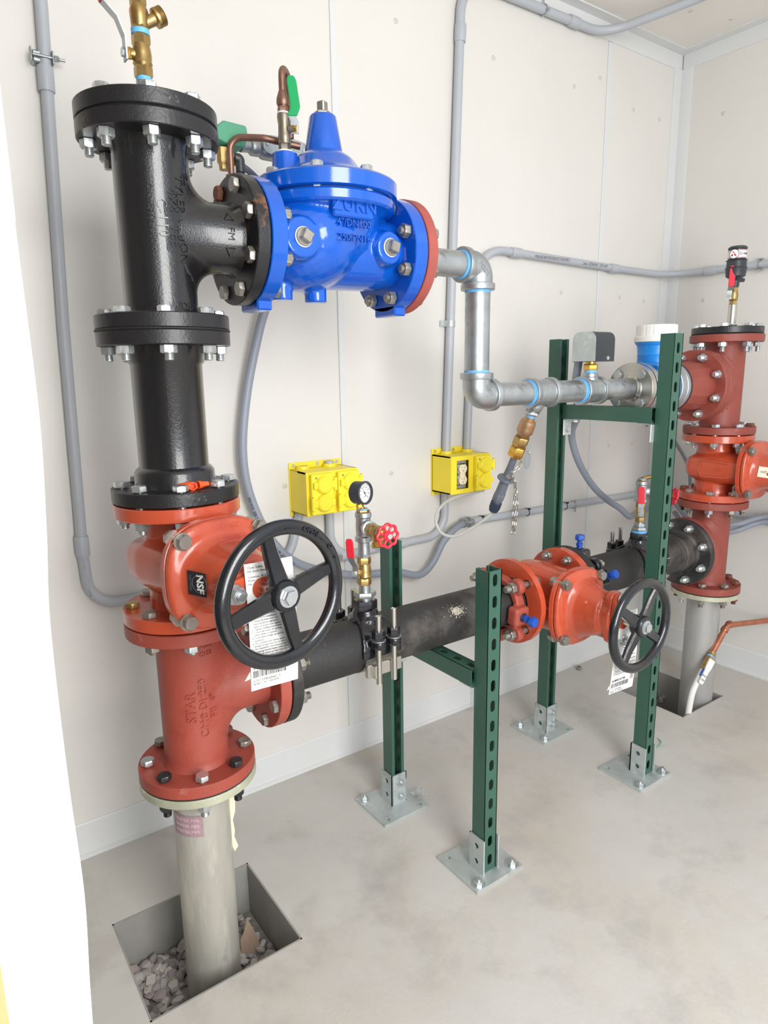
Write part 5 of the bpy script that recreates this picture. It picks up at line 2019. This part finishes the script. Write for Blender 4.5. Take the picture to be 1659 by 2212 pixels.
# flexible runs
FD = spline([(0.385, 0.20, 1.655), (0.402, 0.30, 1.56), (0.402, 0.39, 1.42), (0.396, 0.40, 1.378), (0.373, 0.405, 1.308), (0.334, 0.41, 1.158), (0.313, 0.41, 1.004), (0.330, 0.41, 0.879), (0.385, 0.41, 0.756), (0.466, 0.41, 0.675), (0.61, 0.41, 0.617),
             (0.70, 0.41, 0.600), (0.807, 0.41, 0.587), (0.885, 0.41, 0.562), (0.925, 0.41, 0.568), (0.962, 0.41, 0.600), (1.000, 0.41, 0.655), (1.055, 0.415, 0.690), (1.112, 0.425, 0.703)], 8)
t = thing('flexible_conduit', (0.45, 0.41, 0.68), 'grey flexible conduit sagging from behind the blue valve to the low wall conduit', 'conduit')
obj('tube', G().tube(FD, 0.0118, 16), m_flex, t, smooth=70)
g = G()
g.lathe((1.098, 0.423, 0.702), (1, 0, -0.02), [(0, 0.0165), (0.012, 0.0165), (0.013, 0.014), (0.022, 0.014), (0.022, 0.0185), (0.030, 0.0185), (0.032, 0.0145), (0.042, 0.0145)], 24)
obj('connector', g, m_galv, t)
i0 = 36


def along_text(body, size, pts, start, r, out):
    """flat print along a polyline"""
    P = [V(p) for p in pts]
    L = [0.0]
    for a, b in zip(P, P[1:]):
        L.append(L[-1] + (b - a).length)
    out = V(out).normalized()

    def fn(x, y, z):
        s = start + x
        k = 0
        while k < len(L) - 2 and L[k + 1] < s:
            k += 1
        f = (s - L[k]) / max(L[k + 1] - L[k], 1e-6)
        d = (P[k + 1] - P[k]).normalized()
        o = out - d * out.dot(d)
        o.normalize()
        v = o.cross(d)
        th = y / r
        return P[k].lerp(P[k + 1], f) + (o * math.cos(th) + v * math.sin(th)) * (r + 0.0004 + z)
    return fn


g = G()
g.text('TYPE VF 1/2"  60 C DRY 60 C WET  60 C OIL RES  SUN RES', 0.0095, along_text('', 0, FD[::-1], 0.86, 0.0118, V((-.8, -1, 0))), 0.0003)
obj('printing', g, m_ink, t)['kind'] = 'stuff'
g = G()
g.torus((0.655, 0.41, 0.607), X, 0.0132, 0.0016, 20, 8)
g.box((0.655, 0.398, 0.600), (0.012, 0.006, 0.03))
obj('pipe_clamp', g, m_galv, t)['kind'] = 'thing'
t = thing('flexible_conduit', (1.5, 0.2, 0.8), 'grey flexible conduit curving down behind the tall green stand', 'conduit')
obj('tube', G().tube(spline([(1.200, 0.050, 1.235), (1.215, 0.070, 1.15), (1.302, 0.125, 1.075), (1.366, 0.20, 1.000), (1.43, 0.22, 0.905), (1.512, 0.22, 0.812), (1.60, 0.22, 0.75), (1.677, 0.22, 0.709), (1.781, 0.25, 0.660), (1.95, 0.33, 0.640), (2.20, 0.36, 0.648)], 8), 0.0115, 16), m_flex, t, smooth=70)
t = thing('flexible_conduit', (2.0, 0.2, 0.9), 'thin grey cable curving down behind the right column from the meter', 'cable')
obj('tube', G().tube(spline([(1.52, 0.045, 1.24), (1.62, 0.12, 1.20), (1.80, 0.19, 1.06), (1.90, 0.20, 0.985), (1.977, 0.20, 0.921), (2.078, 0.21, 0.835), (2.16, 0.24, 0.74), (2.19, 0.28, 0.66)], 8), 0.0068, 12), m_flex, t, smooth=70)
g = G()
g.hexa((1.505, 0.03, 1.238), (1.53, 0.05, 1.238), 0.012)
obj('cable_gland', g, m_brassb, t)
for i, (dz, lab) in enumerate(((0.012, 'grey flexible conduit at far right behind the column, upper of the two'), (-0.03, 'grey flexible conduit at far right behind the column, lower of the two'))):
    t = thing('flexible_conduit', (2.2, 0.1, 0.6), lab, 'conduit')
    obj('tube', G().tube(spline([(2.165, 0.30, 0.645 + dz), (2.10, 0.20, 0.60 + dz), (2.08, 0.12, 0.592 + dz), (2.12, 0.02, 0.615 + dz * .6), (2.195, -0.08, 0.655 + dz * .5), (2.20, -0.45, 0.70 + dz)], 8), 0.0105, 14), m_flex, t, smooth=70)


# ------------------------------------------------------------------ yellow outlet boxes
def outlet_box(x0, label, open_left):
    t = thing('outlet_box', (x0, 0.40, 0.88), label, 'outlet box')
    yf, yb = 0.352, 0.448
    w, z0, z1 = 0.166, 0.822, 0.942
    xc, zc = x0 + w / 2, (z0 + z1) / 2
    g = G()
    if open_left:
        ow = [(-0.026, -0.046), (0.026, -0.046), (0.026, 0.046), (-0.026, 0.046)]
        hl = [[(x + x0 + 0.050 - xc, z) for x, z in ow]]
    else:
        hl = []
    g.plate(rect(-w / 2, z0 - zc, w / 2, z1 - zc), hl, (xc, yf + 0.004, zc), X, Z, 0.004)
    for c, s in (((xc, (yf + yb) / 2 + .002, z0 + 0.002), (w, yb - yf - 0.004, 0.004)), ((xc, (yf + yb) / 2 + .002, z1 - 0.002), (w, yb - yf - 0.004, 0.004)), ((x0 + 0.002, (yf + yb) / 2 + .002, zc), (0.004, yb - yf - 0.004, z1 - z0)),
                 ((x0 + w - 0.002, (yf + yb) / 2 + .002, zc), (0.004, yb - yf - 0.004, z1 - z0)), ((xc, yb - 0.003, zc), (w, 0.004, z1 - z0))):
        g.box(c, s)
    bmesh.ops.remove_doubles(g.bm, verts=g.bm.verts, dist=0.0001)
    shell = obj('box', g, m_yel, t)
    shell['kind'] = 'thing'
    g = G()
    hh = [circ2(sx * (w / 2 - 0.012), sz, 0.0045) for sx in (-1, 1) for sz in (z1 - zc + 0.010, z0 - zc - 0.008)]
    g.plate([(-w / 2 - .002, z0 - zc - 0.014), (w / 2 + .002, z0 - zc - 0.014), (w / 2 + .002, z1 - zc + 0.018), (-w / 2 - .002, z1 - zc + 0.018)], hh, (xc, YW - 0.0003, zc), X, Z, 0.004)
    obj('mounting_plate', g, m_yel, t)
    for sx in (-1, 0.1, 1):
        g = G()
        p = V((xc + sx * (w / 2 - 0.012), YW - 0.0043, z1 + 0.010))
        g.lathe(p, -Y, [(0, 0.0058), (0.0018, 0.0052), (0.0022, 0.002), (0.0014, 0)], 14)
        obj('screw', g, m_bolt, t)
    for hx in ((0.049, 0.140) if open_left else (0.035, 0.122)):
        g = G()
        g.lathe((x0 + hx, YC, z1 - 0.001), Z, [(0, 0.0195), (0.008, 0.0185), (0.010, 0.0175), (0.010, 0.0138), (0.004, 0.0138)], 24)
        hb = obj('conduit_hub', g, m_yel, t)
        if not open_left:
            g = G()
            g.rod((x0 + hx, YC, z1 + 0.004), (x0 + hx, YC, z1 + (0.008 if hx < 0.1 else 0.016)), 0.0135, 20)
            obj('hub_plug', g, m_pvc, hb)
    units = [0.128] if open_left else [0.043, 0.128]
    for ux in units:
        cx = x0 + ux
        g = G()
        g.box((cx, yf - 0.008, zc), (0.070 if not open_left else 0.066, 0.015, 0.112), bev=0.002)
        cvr = obj('cover', g, m_yel2, t)
        for s, zz in ((1, 0.026), (-1, -0.024)):
            g = G()
            o = V((cx + 0.002, yf - 0.0155, zc + zz))
            g.lathe(o, -Y, [(0, 0.0245), (0.007, 0.0240), (0.0085, 0.0225), (0.0105, 0.0205), (0.0112, 0.0195), (0.0112, 0.0), ], 32, False)
            g.box(o + V((s * 0.018, -0.0042, 0)), (0.030, 0.006, 0.020), bev=0.001)
            g.box(o + V((-s * 0.024, -0.0042, 0)), (0.018, 0.007, 0.018), bev=0.001)
            lid = obj('lid', g, m_yel2, cvr)
            lid['kind'] = 'thing'
            g = G()
            hx = cx + 0.002 + s * 0.036
            g.rod((hx, yf - 0.019, zc + zz - 0.018), (hx, yf - 0.019, zc + zz + 0.018), 0.0052, 16)
            obj('hinge', g, m_yel2, cvr)
            g = G()
            g.rod((hx, yf - 0.019, zc + zz + 0.018), (hx, yf - 0.019, zc + zz + 0.0195), 0.0026, 10)
            obj('hinge_pin', g, m_boltd, cvr)
        for zz in (0.046,):
            g = G()
            g.lathe((cx - 0.020, yf - 0.0155, zc + zz), -Y, [(0, 0.0035), (0.001, 0.003), (0.001, 0)], 10)
            obj('screw', g, m_boltd, cvr)
    if open_left:
        ox = x0 + 0.050
        g = G()
        g.plate(rect(-0.0235, -0.050, 0.0235, 0.050), [rect(-0.018, -0.035, 0.018, 0.035)], (ox, yf + 0.012, zc), X, Z, 0.0015)
        obj('mounting_strap', g, m_galv, t, 'zinc mounting strap')
        g = G()
        g.box((ox - 0.012, yf + 0.032, zc), (0.010, 0.03, 0.068))
        obj('side_insulator', g, m_sol, t, 'green insulator')
        for s in (1, -1):
            g = G()
            body = [(0.0165 * math.cos(a), 0.0165 * math.sin(a)) for a in [PI * k / 12 for k in range(24)]]
            body = [(x, max(-0.0135, min(0.0135, y))) for x, y in body]
            slots = [[(-0.0070, 0.001), (-0.0050, 0.001), (-0.0050, 0.008), (-0.0070, 0.008)], [(0.0050, 0.001), (0.0070, 0.001), (0.0070, 0.0085), (0.0050, 0.0085)], circ2(0, -0.0065, 0.0026, 10)]
            g.plate(body, slots, (ox + 0.003, yf + 0.010, zc + s * 0.0185), X, Z, 0.008)
            g.box((ox + 0.003, yf + 0.014, zc + s * 0.0185), (0.029, 0.006, 0.026))
            obj('socket_face', g, m_cream, t)['kind'] = 'thing'
        g = G()
        g.box((ox + 0.003, yf + 0.0085, zc), (0.022, 0.010, 0.016), bev=0.001)
        obj('receptacle', g, m_cream, t, 'cream receptacle')
        for s in (1, -1):
            for q in (-1, 1):
                g = G()
                g.lathe((ox + q * 0.016, yf + 0.0105, zc + s * 0.0425), -Y, [(0, 0.004), (0.0015, 0.0035), (0.0017, 0)], 12)
                obj('screw', g, m_brassb, t)
    return t


outlet_box(0.466, 'yellow outlet box with four closed round lids behind the near pressure gauge', False)
outlet_box(0.982, 'yellow outlet box with one open cream socket, right of the other yellow box', True)

# ------------------------------------------------------------------ hanging sample line below the galvanised tee
SB = V((0.985, 0, ZM))
sd = V((0, 0.43, -0.90)).normalized()


def at(s):
    return SB + sd * s


t = thing('check_valve', at(0.05), 'bronze check valve with hexagon ends hanging under the galvanised tee', 'valve')
g = G()
hexnip(g, SB, sd, [(0.044, 0.056, 0.0150, 'c'), (0.054, 0.062, 0.0215, 'h'), (0.061, 0.072, 0.0125, 'c')])
obj('bushing', g, m_galv, t)
tape_ring(t, SB, sd, 0.066, 0.072, 0.0133)
g = G()
g.lathe(SB, sd, [(0.071, 0.0135), (0.080, 0.0140), (0.084, 0.0200), (0.094, 0.0225), (0.098, 0.0215), (0.104, 0.0225), (0.118, 0.0225), (0.124, 0.0190), (0.130, 0.0165), (0.134, 0.0135)], 32)
obj('body', g, mat('bronze', '#b48f6e', 0.38, 0.7, var=0.08, vs=40), t)
g = G()
hexnip(g, SB, sd, [(0.133, 0.160, 0.0220, 'h'), (0.159, 0.166, 0.0165, 'c')])
obj('hex_union', g, m_brass, t)
g = G()
hexnip(g, SB, sd, [(0.165, 0.196, 0.0225, 'h')])
obj('hex_cap', g, m_brassb, t)
t = thing('injection_quill', at(0.2), 'grey plastic injection fitting with a disc collar hanging below the check valve', 'pipe fitting')
g = G()
g.lathe(SB, sd, [(0.190, 0.0090), (0.240, 0.0105), (0.262, 0.0120), (0.268, 0.0245), (0.273, 0.0255), (0.275, 0.0235), (0.276, 0.0135), (0.320, 0.0150), (0.322, 0.0150)], 28)
obj('body', g, m_pvcd, t)
g = G()
hexnip(g, SB, sd, [(0.320, 0.346, 0.0175, 'h'), (0.345, 0.354, 0.0130, 'c')])
obj('hex_nut', g, m_pvcd, t)
g = G()
g.lathe(SB, sd, [(0.350, 0.0145), (0.352, 0.0165), (0.372, 0.0165), (0.384, 0.0135), (0.384, 0.0)], 10)
obj('end_nut', g, m_navy, t, 'dark blue end nut')
t = thing('clear_tube', at(0.39), 'translucent tube looped under the grey injection fitting', 'tube')
e0 = at(0.380)
g = G()
g.tube(spline([e0, e0 + sd * 0.012 + V((-0.004, 0.002, -0.004)), e0 + V((-0.035, 0.045, -0.055)), e0 + V((-0.075, 0.085, -0.085)), e0 + V((-0.105, 0.115, -0.075)), e0 + V((-0.110, 0.135, -0.035)), e0 + V((-0.075, 0.150, -0.004)), e0 + V((-0.02, 0.165, 0.010)), e0 + V((0.05, 0.185, 0.012)), e0 + V((0.15, 0.20, 0.013))], 8), 0.0045, 12)
obj('tube', g, m_tfoot, t)
t = thing('metal_tag', at(0.17), 'oval steel tag dangling beside the bronze check valve', 'tag')
c = at(0.172) + V((0.030, -0.010, -0.036))
u_, v_ = V((1.0, -0.06, 0.1)).normalized(), V((0.0, 0.1, -1)).normalized()
g = G()
ov = [(0.0120 * math.cos(2 * PI * i / 32), 0.0255 * math.sin(2 * PI * i / 32)) for i in range(32)]
g.plate(ov, [circ2(0, -0.021, 0.0018, 8)], c, u_, v_, 0.001)
obj('disc', g, m_alum, t)
g = G()
g.torus(c - v_ * 0.024, u_, 0.0050, 0.0006, 20, 6)
obj('ring', g, m_ss, t)
t = thing('chain', at(0.2), 'short steel link chain hanging from the brass cap past the grey fitting', 'chain')
p0 = at(0.190) + V((0.010, -0.020, -0.004))
key = [p0, p0 + V((-0.022, -0.004, -0.030)), p0 + V((-0.045, 0.012, -0.052)), at(0.262) + V((-0.02, -0.026, 0)), at(0.285) + V((0.022, -0.022, -0.004)), at(0.30) + V((0.030, -0.02, -0.03)), at(0.30) + V((0.028, -0.02, -0.09)), at(0.30) + V((0.027, -0.02, -0.135)), at(0.30) + V((0.036, -0.02, -0.10)), at(0.30) + V((0.040, -0.018, -0.03)),
       at(0.265) + V((0.030, 0.005, 0.0))]
pl_ = spline(key, 12)
acc, last, li = 0.0, pl_[0], 0
lk = None
for p in pl_[1:]:
    acc += (p - last).length
    if acc > 0.0125:
        d = (p - last).normalized()
        acc = 0
        u, v, a = basis(d)
        pv_ = u if li % 2 else v
        c = p
        pts = [c + d * (0.0085 if math.cos(q) > 0 else -0.0085) * abs(math.cos(q)) ** 0.5 + pv_ * 0.0042 * math.sin(q) for q in [2 * PI * k / 16 for k in range(16)]]
        obj('link', G().tube(pts, 0.00125, 6, closed=True), m_ss, t)
        li += 1
    last = p if acc == 0 else last
    if acc:
        last = p

# ------------------------------------------------------------------ copper service pipe by the right riser
CY = -0.062
t = thing('copper_pipe', (1.96, CY, 0.281), 'copper pipe with an elbow running right from the small valve by the far riser', 'pipe')
g = G()
g.tube(arc_path([(1.868, CY, 0.196), (1.957, CY, 0.281), (XW - 0.001, -0.105, 0.252)], 0.022, 8), 0.0105, 18)
obj('tube', g, m_copper, t)
for p, d in (((1.944, CY, 0.2685), (0.70, 0, 0.70)), ((1.976, CY, 0.2805), (1, 0, -0.07))):
    g = G()
    g.lathe(V(p) - V(d).normalized() * 0.008, V(d), [(0, 0.0105), (0.0005, 0.0135), (0.003, 0.0142), (0.006, 0.0130), (0.014, 0.0135), (0.016, 0.0105)], 20)
    obj('elbow_cup', g, m_copper, t)
t = thing('ball_valve', (1.82, CY, 0.15), 'small brass ball valve with white lever and blue edges on the copper pipe', 'valve')
vd = V((-0.70, 0, -0.72)).normalized()
vo = V((1.872, CY, 0.2))
g = G()
hexnip(g, vo, vd, [(0, 0.010, 0.0125, 'c'), (0.009, 0.014, 0.0150, 'h'), (0.022, 0.036, 0.0150, 'h'), (0.058, 0.076, 0.0140, 'h')])
g.lathe(vo, vd, [(0.012, 0.011), (0.024, 0.011), (0.034, 0.0135), (0.050, 0.0140), (0.060, 0.0115)], 24)
obj('body', g, m_brass, t)
tape_ring(t, vo, vd, 0.016, 0.022, 0.0125)
pn = V((-0.35, -0.88, 0.30)).normalized()
pc = vo + vd * 0.045 + pn * 0.016
g = G()
g.cyl(vo + vd * 0.045, pc, 0.006, 14)
obj('valve_stem', g, m_brass, t)
lu = vd
lw = pn.cross(lu).normalized()
g = G()
g.plate([(-0.012, -0.012), (0.02, -0.0115), (0.035, -0.009), (0.082, -0.009), (0.086, -0.005), (0.086, 0.005), (0.082, 0.009), (0.035, 0.009), (0.02, 0.0115), (-0.012, 0.012)], [], pc, lu, lw, 0.005)
lv = obj('lever', g, m_white, t, 'white lever')
g = G()
g.box(pc + lu * 0.045 - pn * 0.003, (0.03, 0.024, 0.005), Matrix((lu, lw, lu.cross(lw))).transposed())
obj('blue_inlay', g, m_bolt_b, lv)
g = G()
for k, s_ in enumerate(('SHUT', 'OFF')):
    g.text(s_, 0.009, planar(pc + lu * (0.055 + k * 0.016) + lu.cross(lw) * 0.0055, lw, -lu), 0.0004)
obj('lever_print', g, m_ink, lv)
t = thing('white_tube', (1.78, CY, 0), 'white plastic tube rising from the far floor pit to the small valve', 'tube')
pe = vo + vd * 0.074
obj('tube', G().tube(spline([pe, pe + vd * 0.03, (1.765, CY + 0.003, 0.075), (1.752, CY + 0.005, 0.0), (1.750, CY + 0.01, -0.08), (1.75, CY + 0.012, -0.19)], 8), 0.0105, 16), m_white, t, smooth=70)

# ------------------------------------------------------------------ floor pits, gravel and loose things
pit = thing('gravel_bed', (0, 0.036, -0.135), 'bed of grey gravel at the bottom of the near floor pit', 'gravel')
g = G()
g.box((-0.001, 0.036, -0.165), (0.318, 0.276, 0.06))
obj('bed', g, m_pit, pit)
rs = random.Random(11)
meshes = []
for k in range(7):
    bm = bmesh.new()
    bmesh.ops.create_icosphere(bm, subdivisions=1, radius=1.0)
    for v in bm.verts:
        v.co *= rs.uniform(0.72, 1.12)
    sx, sy, sz = rs.uniform(0.8, 1.35), rs.uniform(0.75, 1.05), rs.uniform(0.5, 0.75)
    for v in bm.verts:
        v.co = V((v.co.x * sx, v.co.y * sy, v.co.z * sz))
    me = bpy.data.meshes.new('stone')
    bm.to_mesh(me)
    bm.free()
    for p in me.polygons:
        p.use_smooth = True
    me.set_sharp_from_angle(angle=math.radians(42))
    me.materials.append(m_stone[k % 4])
    meshes.append(me)
n = 0
for layer, cnt in ((0, 130), (1, 165)):
    for k in range(cnt):
        for tr_ in range(20):
            x, y = rs.uniform(-0.148, 0.146), rs.uniform(-0.091, 0.163)
            if math.hypot(x, y) > 0.070:
                break
        s = rs.uniform(0.011, 0.0185)
        o = bpy.data.objects.new('stone', meshes[rs.randrange(7)])
        COL.objects.link(o)
        o.location = V((x, y, -0.133 + layer * 0.010 + rs.uniform(-0.003, 0.004))) - OFF[pit]
        o.rotation_euler = (rs.uniform(-0.6, 0.6), rs.uniform(-0.6, 0.6), rs.uniform(0, 6.28))
        o.scale = (s, s, s)
        o.parent = pit
for pts, base_, rot, lab in (([(-0.030, 0), (0.022, -0.006), (0.026, 0.02), (0.012, 0.075), (-0.006, 0.05), (-0.02, 0.04)], (0.105, 0.045, -0.128), (1.05, 0.1, 0.25), 'torn piece of brown cardboard leaning upright in the near gravel pit'),
                             ([(-0.04, -0.02), (0.03, -0.03), (0.05, 0.0), (0.02, 0.03), (-0.035, 0.024)], (0.112, -0.025, -0.118), (0.25, 0.15, 0.5), 'torn piece of brown cardboard lying flat in the near gravel pit')):
    from mathutils import Euler
    R = Euler(rot).to_matrix()
    g = G()
    g.plate(pts, [], base_, R @ X, R @ Y, 0.003)
    tag(obj('cardboard_scrap', g, m_cardb), lab, 'cardboard', 'cardboard scraps in the pit')
g = G()
g.plate(rect(1.69, -0.08, 1.98, 0.235), [circ2(LX, 0, 0.058, 32)], (0, 0, -0.20), X, Y, 0.05)
tag(obj('soil_bed', g, m_pit), 'dark soil at the bottom of the far floor pit', 'soil')
g = G()
rs = random.Random(4)
for k in range(60):
    p = V((1.705 + 0.26 * k / 60, rs.uniform(0.165, 0.212), -0.140 + rs.uniform(0, 0.045)))
    g.sph(p, rs.uniform(0.008, 0.016), 6)
rb = tag(obj('rubble_ledge', g, m_stone[1]), 'dark rough rubble ledge along the far pit wall', 'rubble')
rb['kind'] = 'stuff'
g = G()
g.lathe((1.725, 0.405, 0.0003), Z, [(0, 0.011), (0.001, 0.0122), (0.011, 0.0122), (0.012, 0.011), (0.012, 0.0065), (0.0, 0.0065), (0, 0.011)], 6, False)
tag(obj('hex_nut', g, m_boltd), 'loose steel hexagon nut lying on the floor near the back baseboard', 'nut')
g = G()
g.tube(spline([(1.36, -0.10, 0.002), (1.41, -0.12, 0.002), (1.455, -0.128, 0.003), (1.49, -0.118, 0.004), (1.505, -0.095, 0.002)], 8), 0.0016, 8)
tag(obj('wire_offcut', g, m_gwire), 'curled offcut of green wire on the floor by the tall green stand', 'wire')
g = G()
for k, (dx, dy, a) in enumerate(((0, 0, 0.3), (0.008, 0.004, 1.6), (-0.006, 0.006, 2.6))):
    R = Matrix.Rotation(a, 3, 'Z')
    pts = [R @ V((0.018 * math.cos(q), 0.006 * math.sin(q), 0.004 + 0.003 * math.cos(2 * q))) + V((0.742 + dx, 0.332 + dy, 0)) for q in [2 * PI * i / 10 for i in range(10)]]
    c_ = g.vs([(0.742 + dx, 0.332 + dy, 0.002)])[0]
    vv_ = g.vs(pts)
    for i in range(10):
        g.f([c_, vv_[i], vv_[(i + 1) % 10]])
lf = tag(obj('dry_leaves', g, m_ivory), 'crumpled dry leaf scraps on the floor beside the back baseboard', 'leaf')
lf['kind'] = 'stuff'
g = G()
rs = random.Random(2)
P_ = [[g.vs([(0.655 + 0.04 * i / 4 + rs.uniform(-.004, .004), 0.115 + 0.03 * j / 3 + rs.uniform(-.004, .004), 0.010 + rs.uniform(0, 0.012))])[0] for i in range(5)] for j in range(4)]
for j in range(3):
    for i in range(4):
        g.f([P_[j][i], P_[j][i + 1], P_[j + 1][i + 1], P_[j + 1][i]])
bmesh.ops.solidify(g.bm, geom=list(g.bm.faces), thickness=0.0006)
tag(obj('plastic_scrap', g, m_smoke), 'crumpled clear plastic scrap on the base plate corner of the short green stand', 'plastic scrap')
